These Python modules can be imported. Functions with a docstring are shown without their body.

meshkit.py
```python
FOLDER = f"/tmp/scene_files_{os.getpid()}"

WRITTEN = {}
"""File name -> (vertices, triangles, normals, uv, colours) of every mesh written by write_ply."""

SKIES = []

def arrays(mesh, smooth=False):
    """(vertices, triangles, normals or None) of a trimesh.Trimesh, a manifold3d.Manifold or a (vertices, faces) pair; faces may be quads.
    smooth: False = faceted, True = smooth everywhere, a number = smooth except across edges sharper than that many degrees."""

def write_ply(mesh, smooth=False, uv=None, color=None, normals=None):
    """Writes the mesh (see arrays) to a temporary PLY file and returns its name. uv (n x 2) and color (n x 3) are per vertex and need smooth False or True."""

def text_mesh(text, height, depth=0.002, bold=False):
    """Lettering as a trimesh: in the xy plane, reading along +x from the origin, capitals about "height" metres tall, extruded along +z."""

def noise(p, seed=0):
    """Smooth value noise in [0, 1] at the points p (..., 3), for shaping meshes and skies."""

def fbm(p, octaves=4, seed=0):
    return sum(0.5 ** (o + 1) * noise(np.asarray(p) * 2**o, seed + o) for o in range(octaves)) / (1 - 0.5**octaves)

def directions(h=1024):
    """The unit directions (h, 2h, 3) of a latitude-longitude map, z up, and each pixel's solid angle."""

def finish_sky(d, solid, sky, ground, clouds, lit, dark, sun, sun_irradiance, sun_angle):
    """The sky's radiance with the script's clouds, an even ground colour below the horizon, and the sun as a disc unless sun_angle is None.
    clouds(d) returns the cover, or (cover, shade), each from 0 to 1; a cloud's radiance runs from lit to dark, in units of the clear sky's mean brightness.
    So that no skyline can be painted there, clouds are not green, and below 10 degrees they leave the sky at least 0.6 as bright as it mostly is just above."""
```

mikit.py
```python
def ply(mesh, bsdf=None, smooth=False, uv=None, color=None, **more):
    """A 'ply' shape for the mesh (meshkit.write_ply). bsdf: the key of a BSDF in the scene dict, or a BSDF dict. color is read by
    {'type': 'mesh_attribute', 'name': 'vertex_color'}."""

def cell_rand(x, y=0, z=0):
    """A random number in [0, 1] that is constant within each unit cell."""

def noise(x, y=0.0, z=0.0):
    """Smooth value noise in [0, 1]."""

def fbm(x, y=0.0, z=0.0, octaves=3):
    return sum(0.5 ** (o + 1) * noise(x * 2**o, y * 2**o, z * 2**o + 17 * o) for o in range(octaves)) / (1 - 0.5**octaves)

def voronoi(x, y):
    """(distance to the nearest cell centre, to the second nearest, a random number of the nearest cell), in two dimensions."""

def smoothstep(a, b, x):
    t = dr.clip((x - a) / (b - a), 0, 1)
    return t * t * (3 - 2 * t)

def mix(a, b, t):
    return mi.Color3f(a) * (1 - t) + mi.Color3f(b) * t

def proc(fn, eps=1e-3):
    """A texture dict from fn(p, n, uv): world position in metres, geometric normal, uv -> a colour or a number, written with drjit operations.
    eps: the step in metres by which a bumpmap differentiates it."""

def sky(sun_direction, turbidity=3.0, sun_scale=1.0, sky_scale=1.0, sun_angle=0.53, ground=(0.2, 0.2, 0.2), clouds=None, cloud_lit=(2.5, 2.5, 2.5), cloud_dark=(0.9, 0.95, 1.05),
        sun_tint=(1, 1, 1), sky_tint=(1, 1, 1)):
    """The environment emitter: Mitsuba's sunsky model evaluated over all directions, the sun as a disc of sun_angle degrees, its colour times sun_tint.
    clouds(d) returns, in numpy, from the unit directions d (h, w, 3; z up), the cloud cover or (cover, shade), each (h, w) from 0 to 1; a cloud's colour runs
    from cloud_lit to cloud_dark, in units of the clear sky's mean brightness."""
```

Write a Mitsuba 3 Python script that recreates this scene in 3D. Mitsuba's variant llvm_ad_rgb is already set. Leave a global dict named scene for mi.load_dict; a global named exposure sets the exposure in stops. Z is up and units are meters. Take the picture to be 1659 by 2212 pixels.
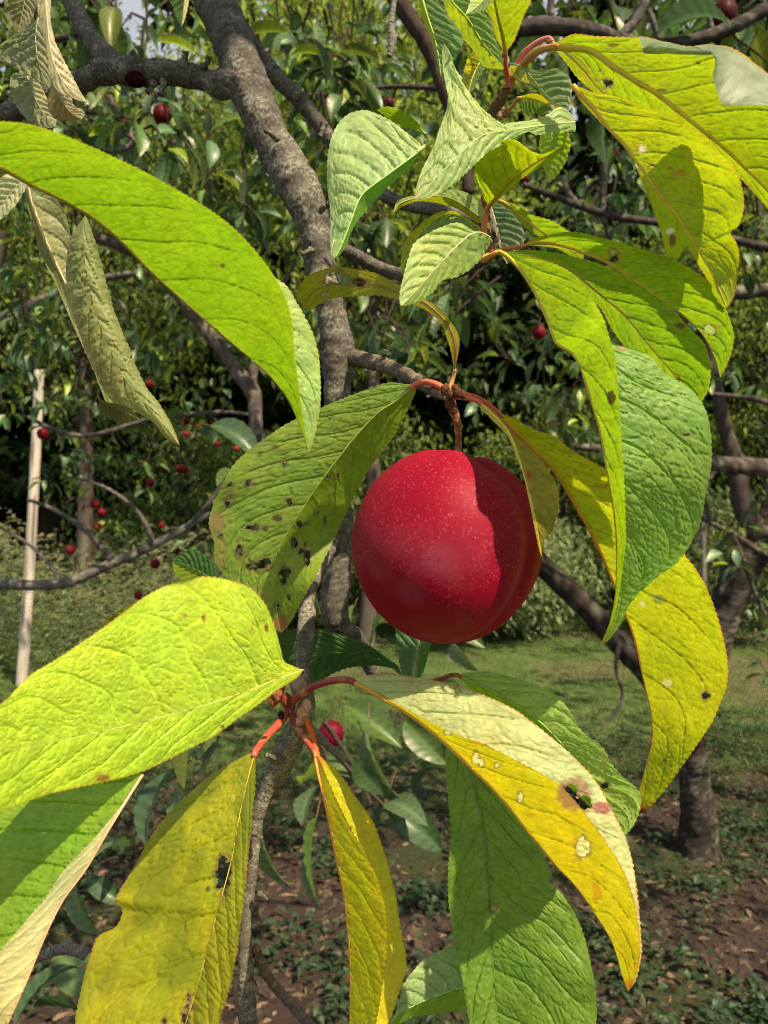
import math, random
import numpy as np, trimesh, mitsuba as mi, mikit, meshkit
from scipy.interpolate import Akima1DInterpolator, PchipInterpolator
from scipy.ndimage import gaussian_filter1d
from scipy.spatial import cKDTree

T = mi.ScalarTransform4f
random.seed(7)
rng = np.random.default_rng(11)
scene, labels = {}, {}

# ------------------------------------------------------------------ camera, light, exposure
F, CX, CY, EYE = 1598.0, 829.5, 1106.0, 1.5          # focal length and centre of a 1659 x 2212 frame
scene['camera'] = {'type': 'thinlens', 'fov': math.degrees(2 * math.atan(CX / F)), 'fov_axis': 'x', 'aperture_radius': 0.00046,
                   'focus_distance': 0.215, 'near_clip': 0.01, 'far_clip': 500.0,
                   'to_world': T().look_at(origin=[0, 0, EYE], target=[0, 1, EYE], up=[0, 0, 1])}
SUN = np.array([0.40, -0.50, 0.77]); SUN /= np.linalg.norm(SUN)
scene['daylight'] = mikit.sky(SUN.tolist(), turbidity=3, sun_tint=(1.0, 0.97, 0.90), sky_tint=(1.0, 1.0, 0.95),
                             clouds=lambda d: 0.45 + 0.5 * meshkit.fbm(d * np.array([2.5, 2.5, 5.0]), 4, 3), cloud_lit=(1.35, 1.32, 1.25), cloud_dark=(0.9, 0.95, 1.05))
exposure = 2.55


def P(x, y, d):
    """The point at distance d in front of the camera seen at (x, y) of the 1659 x 2212 frame."""
    x, y, d = np.broadcast_arrays(np.asarray(x, float), np.asarray(y, float), np.asarray(d, float))
    return np.stack([(x - CX) / F * d, d, EYE - (y - CY) / F * d], -1)


# ------------------------------------------------------------------ materials
VC = {'type': 'mesh_attribute', 'name': 'vertex_color'}
scene['leaf_tissue'] = {'type': 'blendbsdf', 'weight': 0.56,
    'a': {'type': 'twosided', 'n': {'type': 'principled', 'base_color': VC, 'roughness': 0.50, 'specular': 0.6}},
    'b': {'type': 'principledthin', 'base_color': VC, 'roughness': 0.5, 'diff_trans': 2.0, 'spec_trans': 0.0}}
scene['orchard_leaf'] = {'type': 'blendbsdf', 'weight': 0.42,                 # firmer, glossier leaves of the boughs behind
    'a': {'type': 'twosided', 'n': {'type': 'principled', 'base_color': VC, 'roughness': 0.42, 'specular': 0.75}},
    'b': {'type': 'principledthin', 'base_color': VC, 'roughness': 0.5, 'diff_trans': 2.0, 'spec_trans': 0.0}}
scene['bark'] = {'type': 'twosided', 'n': {'type': 'diffuse', 'reflectance': VC}}
scene['waxy'] = {'type': 'twosided', 'n': {'type': 'principled', 'base_color': VC, 'roughness': 0.42, 'specular': 0.5}}
scene['fruit_skin'] = {'type': 'principled', 'base_color': VC, 'roughness': 0.52, 'specular': 0.12}


def col3(c, n):
    return np.tile(np.asarray(c, float), (n, 1))


def mixc(a, b, t):
    t = np.asarray(t)[..., None]
    return np.asarray(a) * (1 - t) + np.asarray(b) * t


def sstep(a, b, x):
    t = np.clip((x - a) / (b - a), 0, 1)
    return t * t * (3 - 2 * t)


def number(key):
    """key, or key_001, key_002 ... when it is taken by an entry or by a thing."""
    taken = lambda k: k in scene or k in labels or k in THINGS
    if not taken(key):
        THINGS.add(key)
        return key
    i = COUNT.get(key, 0) + 1
    while taken(f'{key}_{i:03d}'):
        i += 1
    COUNT[key] = i
    THINGS.add(f'{key}_{i:03d}')
    return f'{key}_{i:03d}'


THINGS, COUNT = set(), {}


def add(key, v, f, c, bsdf, smooth=True):
    key = number(key)
    scene[key] = mikit.ply((v, f), bsdf, smooth=smooth, color=np.clip(c, 0.002, 0.95))
    return key


def thing(name, label, cat, group=None, kind=None):
    key = number(name)
    labels[key] = {'label': label, 'category': cat}
    if group: labels[key]['group'] = group
    if kind: labels[key]['kind'] = kind
    return key


def join(parts):
    """[(v, f, c)] as one."""
    at = np.cumsum([0] + [len(p[0]) for p in parts])
    return np.vstack([p[0] for p in parts]), np.vstack([p[1] + a for p, a in zip(parts, at)]), np.vstack([p[2] for p in parts])


def spl(pts, n, kind=Akima1DInterpolator):
    pts = np.asarray(pts, float)
    s = np.concatenate([[0], np.cumsum(np.linalg.norm(np.diff(pts[:, :2], axis=0), axis=1) + 1e-6)])
    s /= s[-1]
    if len(pts) < 3:
        return np.stack([np.interp(np.linspace(0, 1, n), s, pts[:, k]) for k in range(pts.shape[1])], -1)
    return np.stack([kind(s, pts[:, k])(np.linspace(0, 1, n)) for k in range(pts.shape[1])], -1)


def grid_faces(n, m, close=False):
    i, j = np.meshgrid(np.arange(n - 1), np.arange(m if close else m - 1), indexing='ij')
    a, b = i * m + j, i * m + (j + 1) % m
    c, d = (i + 1) * m + (j + 1) % m, (i + 1) * m + j
    return np.vstack([np.stack([a, b, c], -1).reshape(-1, 3), np.stack([a, c, d], -1).reshape(-1, 3)])


def tube(path, rad, sides=10, n=None, wob=0.0, seed=0, cap=True):
    """A round stem along 3-D points: vertices, faces, and per-vertex (length along, angle)."""
    path, rad = np.asarray(path, float), np.asarray(rad, float)
    if n:
        q = np.column_stack([path, rad])
        s = np.concatenate([[0], np.cumsum(np.linalg.norm(np.diff(path, axis=0), axis=1))]); s /= s[-1]
        u = np.linspace(0, 1, n)
        q = np.stack([(Akima1DInterpolator(s, q[:, k])(u) if len(s) > 2 else np.interp(u, s, q[:, k])) for k in range(4)], -1)
        path, rad = q[:, :3], np.maximum(q[:, 3], 1e-5)
    t = np.gradient(path, axis=0); t /= np.linalg.norm(t, axis=1, keepdims=True) + 1e-12
    a = np.cross(t[0], [0.31, 0.2, 0.93]); a /= np.linalg.norm(a)
    A = []
    for k in range(len(path)):
        a = a - t[k] * (a @ t[k]); a /= np.linalg.norm(a); A.append(a)
    A = np.array(A); B = np.cross(t, A)
    ang = np.arange(sides) * 2 * np.pi / sides
    sl = np.concatenate([[0], np.cumsum(np.linalg.norm(np.diff(path, axis=0), axis=1))])
    dirs = np.cos(ang)[None, :, None] * A[:, None] + np.sin(ang)[None, :, None] * B[:, None]
    r = np.repeat(rad[:, None], sides, 1)
    v = path[:, None] + r[..., None] * dirs
    if wob:
        r = r * (1 + wob * (meshkit.fbm(v / rad.mean() * 0.9, 4, seed) - 0.5) * 2)
        v = path[:, None] + r[..., None] * dirs
    f = grid_faces(len(path), sides, True)
    v = v.reshape(-1, 3)
    sa = np.stack(np.broadcast_arrays(sl[:, None], ang[None, :]), -1).reshape(-1, 2)
    if cap:
        k = len(v); i = np.arange(sides); last = (len(path) - 1) * sides
        v = np.vstack([v, path[0], path[-1]]); sa = np.vstack([sa, [0, 0], [sl[-1], 0]])
        f = np.vstack([f, np.stack([(i + 1) % sides, i, i * 0 + k], 1), np.stack([last + i, last + (i + 1) % sides, i * 0 + k + 1], 1)])
    return v, f, sa


def bark_colour(v, sa, r, seed, base=(0.105, 0.082, 0.066), lichen=0.5, scale=1.0):
    """Grey brown bark: rings round the stem, dark cracks, pale lichen crust."""
    q = v / (r * scale)
    n1 = meshkit.fbm(q * 1.1, 3, seed); n2 = meshkit.fbm(q * 4.5, 4, seed + 5)
    ring = meshkit.fbm(np.column_stack([sa[:, 0] / r * 5.5, np.cos(sa[:, 1]) * .9, np.sin(sa[:, 1]) * .9]), 3, seed + 9)
    c = np.asarray(base) * (0.62 + 0.5 * n1 + 0.45 * n2)[:, None]
    c = c * (0.36 + 1.3 * ring[:, None])
    c = mixc(c, np.array([0.025, 0.019, 0.016]), sstep(0.58, 0.70, ring * .5 + n2 * .5) * 0.75)
    patch = sstep(0.40, 0.66, meshkit.fbm(q * 0.7 + 3, 3, seed + 2))
    c = mixc(c, np.array([0.30, 0.31, 0.23]), lichen * patch * sstep(0.48, 0.60, meshkit.fbm(q * 6.5 + 3, 3, seed + 4)))
    return mixc(c, np.array([0.22, 0.22, 0.18]), lichen * 0.7 * sstep(0.60, 0.70, meshkit.fbm(q * 9 + 8, 2, seed + 3)))


def stem(key, pts, base=(0.105, 0.082, 0.066), lichen=0.5, sides=20, per=3.0, wob=0.10, seed=None, rings=0.0, ply_only=False):
    """A woody stem from points (x, y, distance, radius in frame pixels)."""
    pts = np.asarray(pts, float)
    path = P(pts[:, 0], pts[:, 1], pts[:, 2]); rad = pts[:, 3] * pts[:, 2] / F
    L = np.linalg.norm(np.diff(path, axis=0), axis=1).sum()
    seed = seed or int(abs(pts[0, 0] * 3 + pts[0, 1])) % 997
    n = int(np.clip(L / (rad.mean() / per), 8, 1000))
    v, f, sa = tube(path, rad, sides, n, wob, seed)
    r = rad.mean()
    if rings:
        k = len(v) - 2
        cen = v[:k].reshape(-1, sides, 3).mean(1, keepdims=True)
        w = 1 + rings * (meshkit.noise(np.column_stack([sa[:k, 0] / r * 2.2, sa[:k, 0] * 0, sa[:k, 0] * 0]), seed) - 0.5).reshape(-1, sides, 1)
        v[:k] = (cen + (v[:k].reshape(-1, sides, 3) - cen) * w).reshape(-1, 3)
    if per > 3.5:                                                  # near stems: bark relief
        k = len(v) - 2; cen = np.repeat(v[:k].reshape(-1, sides, 3).mean(1), sides, 0)
        rel = .10 * (meshkit.fbm(v[:k] / r * 5, 3, seed + 31) - .5) + .07 * (meshkit.fbm(np.column_stack([sa[:k, 0] / r * 5.5, np.cos(sa[:k, 1]) * .9, np.sin(sa[:k, 1]) * .9]), 3, seed + 9) - .5)
        v[:k] = cen + (v[:k] - cen) * (1 + rel)[:, None]
    c = bark_colour(v, sa, r, seed, base, lichen)
    return (v, f, c) if ply_only else add(key, v, f, c, 'bark')


exec_order = []
# ================================================================== THE GROUND
def ground_height(x, y):
    return 0.05 * (meshkit.fbm(np.stack([x * 0.5, y * 0.5, x * 0], -1), 3, 4) - 0.5) + 0.02 * (meshkit.noise(np.stack([x * 4, y * 4, x * 0], -1), 8) - 0.5)


def ground_sheet():
    xs = np.concatenate([-np.geomspace(12, 260, 16)[::-1], np.linspace(-11.5, 11.5, 140), np.geomspace(12, 260, 16)])
    ys = np.concatenate([np.linspace(-6, 1.2, 12), np.linspace(1.3, 14, 140), np.geomspace(14.5, 420, 22)])
    X, Y = np.meshgrid(xs, ys, indexing='ij')
    v = np.stack([X, Y, ground_height(X, Y)], -1).reshape(-1, 3)
    return v, grid_faces(len(xs), len(ys))[:, ::-1]


def ground_fn(p, n, uv):
    soil = mikit.fbm(p.x * 9, p.y * 9, 0, 4)
    fine = mikit.fbm(p.x * 60, p.y * 60, 1.0, 3)
    c = mikit.mix((0.016, 0.012, 0.010), (0.058, 0.042, 0.034), soil * 0.7 + fine * 0.5 - 0.1)
    c = mikit.mix(c, (0.12, 0.092, 0.066), mikit.smoothstep(0.62, 0.75, mikit.fbm(p.x * 35, p.y * 14, 4, 3)) * 0.55)
    c = mikit.mix(c, (0.028, 0.045, 0.016), mikit.smoothstep(0.50, 0.66, mikit.fbm(p.x * 2.2, p.y * 2.2, 7, 4)) * 0.7)
    edge = p.y + 1.1 * (mikit.fbm(p.x * 0.8, p.y * 0.8, 3, 3) - 0.5)
    lawn = mikit.mix((0.03, 0.062, 0.016), (0.085, 0.12, 0.038), mikit.fbm(p.x * 5, p.y * 5, 2, 4))
    lawn = mikit.mix(lawn, (0.10, 0.08, 0.05), mikit.smoothstep(0.60, 0.72, mikit.fbm(p.x * 1.3, p.y * 1.3, 9, 3)) * 0.6)
    return mikit.mix(c, lawn, mikit.smoothstep(4.0, 5.0, edge))


scene['soil'] = {'type': 'bumpmap', 'arbitrary': mikit.proc(lambda p, n, uv: mikit.fbm(p.x * 40, p.y * 40, 0, 4) + 0.6 * mikit.fbm(p.x * 9, p.y * 9, 5, 2), eps=2e-3), 'scale': 0.02,
                 'nested': {'type': 'principled', 'base_color': mikit.proc(ground_fn), 'roughness': 0.95, 'specular': 0.1}}
v, f = ground_sheet()
scene['ground'] = mikit.ply((v, f), 'soil', smooth=True)
labels['ground'] = {'label': 'bare brown soil running into mown green lawn behind', 'category': 'ground', 'kind': 'structure'}
THINGS.add('ground')


# ------------------------------------------------------------------ small leafy stuff, as arrays of bent blades
def blades(base, length, width, yaw, pitch, roll, colour, bend=0.5, segs=2, tipc=1.0):
    """Many small leaves as one mesh: each a bent lens of 2*segs quads' worth of triangles."""
    n = len(base)
    d = np.stack([np.cos(yaw) * np.cos(pitch), np.sin(yaw) * np.cos(pitch), np.sin(pitch)], -1)
    side = np.stack([-np.sin(yaw), np.cos(yaw), 0 * yaw], -1)
    up = np.cross(d, side)
    side, up = side * np.cos(roll)[:, None] + up * np.sin(roll)[:, None], up * np.cos(roll)[:, None] - side * np.sin(roll)[:, None]
    if segs == 0:                                                   # the cheapest leaf: a creased diamond
        m = base + d * (length * .5)[:, None] + up * (width * .18)[:, None]
        t_ = base + d * length[:, None] - np.array([0, 0, 1.0]) * (bend * length)[:, None]
        V = np.stack([base, m + side * (width * .5)[:, None], t_, m - side * (width * .5)[:, None]], 1)
        f = (np.array([[0, 1, 2], [0, 2, 3]])[None] + (np.arange(n) * 4)[:, None, None]).reshape(-1, 3)
        return V.reshape(-1, 3), f, np.repeat(colour, 4, 0)
    ts = np.linspace(0, 1, segs + 2)
    V, C = [], []
    for t in ts:
        w = width * math.sin(math.pi * min(0.999, t ** 0.8)) * 0.5
        drop = -bend * length * t * t
        mid = base + d * (length * t)[:, None] + np.array([0, 0, 1.0]) * drop[:, None]
        V += [mid + side * w[:, None] + up * (w * 0.35)[:, None], mid, mid - side * w[:, None] + up * (w * 0.35)[:, None]]
        C += [colour * (1 + (tipc - 1) * t)] * 3
    V = np.stack(V, 1); C = np.stack(C, 1); m = V.shape[1]
    fs = []
    for k in range(segs + 1):
        a = 3 * k
        for s in (0, 1):
            fs += [[a + s, a + s + 1, a + s + 4], [a + s, a + s + 4, a + s + 3]]
    fs = np.array(fs)
    f = (fs[None] + (np.arange(n) * m)[:, None, None]).reshape(-1, 3)
    return V.reshape(-1, 3), f, C.reshape(-1, 3)


def scatter_colours(n, a, b, jit=0.25):
    t = rng.random(n)
    c = mixc(np.array(a), np.array(b), t)
    return c * (1 + jit * (rng.random((n, 1)) - 0.5) * 2)


def U(a, b, n):
    return rng.uniform(a, b, n)
# lawn grass
n = 26000
y = 4.2 + 8.5 * rng.random(n) ** 1.5; x = (U(-1, 1, n)) * (y * 0.56)
keep = meshkit.fbm(np.stack([x * 1.2, y * 1.2, x * 0], -1), 3, 21) + (y - 4.6) * 0.25 > 0.45
x, y = x[keep], y[keep]; n = len(x)
b = np.stack([x, y, ground_height(x, y) - 0.004], -1)
v, f, c = blades(b, U(.05, .16, n), U(.004, .010, n), U(0, 6.28, n), U(.5, 1.4, n), U(-.5, .5, n), scatter_colours(n, (0.06, 0.12, 0.025), (0.18, 0.24, 0.07)), .3, 1)
k = add('lawn_grass', v, f, c, 'leaf_tissue', False); labels[k] = {'label': 'short mown grass growing behind the bare soil', 'category': 'grass', 'kind': 'stuff'}
# litter on the soil: bits of twig, dead leaves
n = 10000
y = U(1.9, 5.6, n); x = U(-1, 1, n) * (y * 0.6)
b = np.stack([x, y, ground_height(x, y) + 0.003], -1)
v, f, c = blades(b, U(.014, .07, n), U(.004, .024, n), U(0, 6.28, n), U(-.1, .35, n), U(-1, 1, n), scatter_colours(n, (0.035, 0.025, 0.019), (0.17, 0.125, 0.085), .5), .2, 1)
k = add('leaf_litter', v, f, c, 'bark', False); labels[k] = {'label': 'brown dead leaves and bits of twig lying on soil', 'category': 'litter', 'kind': 'stuff'}
# low weeds on the soil, in clumps
cl = 310
cy = 2.0 + 3.6 * rng.random(cl); cx = U(-1, 1, cl) * (cy * 0.58)
den = meshkit.fbm(np.stack([cx * 1.1, cy * 1.1, cx * 0], -1), 3, 33)
ok = den > 0.42; cx, cy = cx[ok], cy[ok]
per = 34
x = np.repeat(cx, per) + rng.normal(0, .055, len(cx) * per); y = np.repeat(cy, per) + rng.normal(0, .055, len(cx) * per); n = len(x)
b = np.stack([x, y, ground_height(x, y) + U(.005, .07, n)], -1)
v, f, c = blades(b, U(.018, .055, n), U(.012, .034, n), U(0, 6.28, n), U(-.2, .7, n), U(-.4, .4, n), scatter_colours(n, (0.025, 0.060, 0.024), (0.085, 0.15, 0.07)), .35, 1)
k = add('ground_weeds', v, f, c, 'leaf_tissue', False); labels[k] = {'label': 'low broad leaved weeds growing in patches on soil', 'category': 'weeds', 'kind': 'stuff'}

# ================================================================== FAR TREES
def conifer(x, y, h, r, seed, label, dark=1.0, low=0.9):
    g = np.random.default_rng(seed)
    key = thing('conifer_tree', label, 'conifer', 'conifers at the edge of the orchard')
    z0 = float(ground_height(np.array(x), np.array(y)))
    v, f, sa = tube([[x, y, z0 - .1], [x + .05, y, h * .5], [x, y, h]], [r * .075 + .06, r * .05 + .03, .02], 9, 24, .1, seed)
    add(key + '__trunk', v, f, bark_colour(v, sa, .12, seed, (0.055, 0.042, 0.035), .2), 'bark')
    nb = int(h * 13)
    bz = low + (h - low) * g.random(nb) ** 1.15
    L = r * (1 - (bz / h) ** 1.1) * g.uniform(.7, 1.15, nb) + .25
    az = g.uniform(0, 6.28, nb)
    pts, ln, yw, pt = [], [], [], []
    wood = []
    for i in range(nb):
        m = int((190 if dark > .9 else 85) * L[i] / r + 25)
        t = g.random(m) ** .7
        dz = -0.22 * L[i] * t + 0.12 * L[i] * t * t
        off = g.normal(0, .09 + .13 * t, m) * L[i] * .55
        ca, sn = math.cos(az[i]), math.sin(az[i])
        px = x + ca * t * L[i] - sn * off; py = y + sn * t * L[i] + ca * off
        pts.append(np.stack([px, py, z0 + bz[i] + dz + g.normal(0, .05, m)], -1))
        yw.append(az[i] + g.normal(0, .7, m)); ln.append(g.uniform(.16, .36, m)); pt.append(g.normal(-.35, .35, m))
        if i % 2 == 0:
            vv, ff, s2 = tube([[x, y, z0 + bz[i]], [x + ca * L[i] * .6, y + sn * L[i] * .6, z0 + bz[i] - .1 * L[i]]], [.016, .005], 4)
            wood.append((vv, ff, col3((0.05, 0.04, 0.033), len(vv))))
    b = np.vstack(pts); n = len(b)
    c = mixc(np.array([0.016, 0.040, 0.014]), np.array([0.085, 0.15, 0.040]), g.random(n)) * dark
    v, f, c = blades(b, np.concatenate(ln), np.concatenate(ln) * .45, np.concatenate(yw), np.concatenate(pt), g.normal(0, .5, n), c, .25, 0)
    add(key + '__crown', v, f, c, 'leaf_tissue', False)
    labels[key + '__crown'] = {'label': 'dark green needle sprays', 'kind': 'stuff'}
    v, f, c = join(wood); add(key + '__limb', v, f, c, 'bark', False); labels[key + '__limb'] = {'label': 'bare dead limbs', 'kind': 'stuff'}


def broadleaf(x, y, h, r, z0, z1, n, seed, name, label, ca, cb, leaf=(.05, .10), group=None):
    """A far leafy tree: trunk, limbs and a crown of many small leaves in clumps."""
    g = np.random.default_rng(seed)
    key = thing(name, label, 'tree' if 'tree' in name else 'shrub' if 'shrub' in name else 'bush', group)
    gz = float(ground_height(np.array(x), np.array(y)))
    wood = []
    v, f, sa = tube([[x, y, gz - .1], [x + .1, y, z0 * .7 + .2], [x - .05, y, z1 * .8]], [.035 * r + .03, .03 * r + .02, .015], 9, 20, .12, seed)
    add(key + ('__trunk' if 'tree' in name else '__stem'), v, f, bark_colour(v, sa, .06, seed, (0.07, 0.056, 0.047), .35), 'bark')
    nc = max(10, n // 90)
    cc = g.normal(0, 1, (nc, 3)); cc /= np.linalg.norm(cc, axis=1, keepdims=True)
    cc *= (g.random((nc, 1)) ** .4)
    cen = np.array([x, y, gz + (z0 + z1) / 2]) + cc * np.array([r, r, (z1 - z0) / 2])
    for q in cen[:: max(1, nc // 26)]:
        vv, ff, _ = tube([[x, y, gz + min(q[2] - gz, z1 * .75) * .75], (np.array([x, y, q[2]]) + q) / 2, q], [.018, .012, .004], 4)
        wood.append((vv, ff, col3((0.06, 0.05, 0.042), len(vv))))
    b = cen[g.integers(0, nc, n)] + g.normal(0, 1, (n, 3)) * np.array([.16, .16, .12]) * r ** .5
    shade = g.random(n)
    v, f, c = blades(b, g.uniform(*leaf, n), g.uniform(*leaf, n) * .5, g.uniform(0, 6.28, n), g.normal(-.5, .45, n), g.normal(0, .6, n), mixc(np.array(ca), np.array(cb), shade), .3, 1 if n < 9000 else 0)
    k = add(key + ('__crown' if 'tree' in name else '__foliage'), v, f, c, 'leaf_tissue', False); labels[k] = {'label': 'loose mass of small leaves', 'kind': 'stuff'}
    v, f, c = join(wood); k = add(key + '__limb', v, f, c, 'bark', False); labels[k] = {'label': 'thin limbs inside the crown', 'kind': 'stuff'}


for i, (x, y, h, r, low, lab) in enumerate([
        (-5.6, 12.5, 13, 2.6, 1.9, 'dark conifer at the far left behind the fence post'),
        (-3.2, 13.5, 14, 2.8, 2.3, 'tall dark conifer right of the fence post'),
        (-0.9, 14.5, 13, 2.7, 2.0, 'dark conifer far behind the plum'),
        (1.6, 13.0, 14, 2.6, 1.6, 'dark conifer right of centre behind the yellow leaves'),
        (4.0, 14.0, 13, 2.7, 1.8, 'tall conifer behind the leaning fruit tree'),
        (6.6, 12.5, 12, 2.6, 1.4, 'dark conifer at the far right edge'),
        (-8.2, 14.0, 13, 2.8, 1.6, 'conifer cut off by the left edge behind tall weeds')]):
    conifer(x, y, h, r, 50 + i, lab, 1.0, low)
for i, (x, y, h, r, low, lab) in enumerate([
        (-7.0, 17.0, 14, 3.2, 1.2, 'conifer of the second row at the far left'), (-2.2, 18.0, 15, 3.2, 1.4, 'conifer of the second row left of the main stem'),
        (2.6, 17.5, 15, 3.2, 1.2, 'conifer of the second row right of the plum'), (7.4, 17.0, 14, 3.2, 1.2, 'conifer of the second row at the far right')]):
    conifer(x, y, h, r, 60 + i, lab, .8, low)
n = 40000
x, y = U(-26, 26, n), U(19.5, 27, n); z = 12.5 * rng.random(n) + .2
v, f, c = blades(np.stack([x, y, z], -1), U(.42, .8, n), U(.26, .46, n), U(0, 6.28, n), U(-.9, .3, n), U(-.6, .6, n), scatter_colours(n, (.012, .028, .012), (.06, .11, .03)), .2, 0)
k = add('far_wood', v, f, c, 'leaf_tissue', False); labels[k] = {'label': 'dark wood closing the view behind the conifers', 'category': 'wood', 'kind': 'stuff'}
LT, DK = (0.24, 0.33, 0.04), (0.05, 0.10, 0.02)
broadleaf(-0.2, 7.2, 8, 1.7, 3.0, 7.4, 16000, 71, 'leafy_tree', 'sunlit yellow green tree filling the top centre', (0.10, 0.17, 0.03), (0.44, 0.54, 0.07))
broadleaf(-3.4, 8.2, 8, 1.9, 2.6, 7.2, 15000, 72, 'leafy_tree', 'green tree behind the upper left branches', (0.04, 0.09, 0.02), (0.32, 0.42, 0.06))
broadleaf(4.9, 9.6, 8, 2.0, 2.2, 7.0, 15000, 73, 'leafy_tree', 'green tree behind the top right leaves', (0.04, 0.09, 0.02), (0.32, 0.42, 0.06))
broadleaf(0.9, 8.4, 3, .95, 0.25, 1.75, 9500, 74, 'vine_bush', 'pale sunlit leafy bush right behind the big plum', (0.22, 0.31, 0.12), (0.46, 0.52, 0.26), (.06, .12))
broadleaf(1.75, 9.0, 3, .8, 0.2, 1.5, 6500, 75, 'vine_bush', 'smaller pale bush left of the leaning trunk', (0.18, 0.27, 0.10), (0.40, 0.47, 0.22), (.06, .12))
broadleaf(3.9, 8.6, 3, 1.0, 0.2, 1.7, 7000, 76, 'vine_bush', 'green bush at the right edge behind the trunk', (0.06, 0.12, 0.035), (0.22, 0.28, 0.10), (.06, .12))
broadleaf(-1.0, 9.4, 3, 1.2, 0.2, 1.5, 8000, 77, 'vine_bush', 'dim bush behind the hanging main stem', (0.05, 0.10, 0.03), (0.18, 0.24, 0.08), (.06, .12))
for x, y, r, z1, n, sd, lab in [(-2.9, 10.2, 1.3, 2.9, 5200, 81, 'lit shrub between the fence post and the dry leaf'), (0.3, 11.0, 1.2, 3.0, 4800, 82, 'lit shrub in the gap behind the plum'), (2.5, 10.6, 1.4, 3.4, 6200, 83, 'tall lit shrub behind the long bright leaf'),
                            (-1.3, 11.2, 1.1, 2.6, 4200, 84, 'lit shrub behind the holed leaf'), (5.6, 10.8, 1.3, 3.2, 5200, 85, 'lit shrub at the right edge')]:
    broadleaf(x, y, 4, r, .2, z1, n, sd, 'tall_shrub', lab, (0.05, 0.11, 0.03), (0.24, 0.33, 0.06), (.06, .13))
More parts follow.
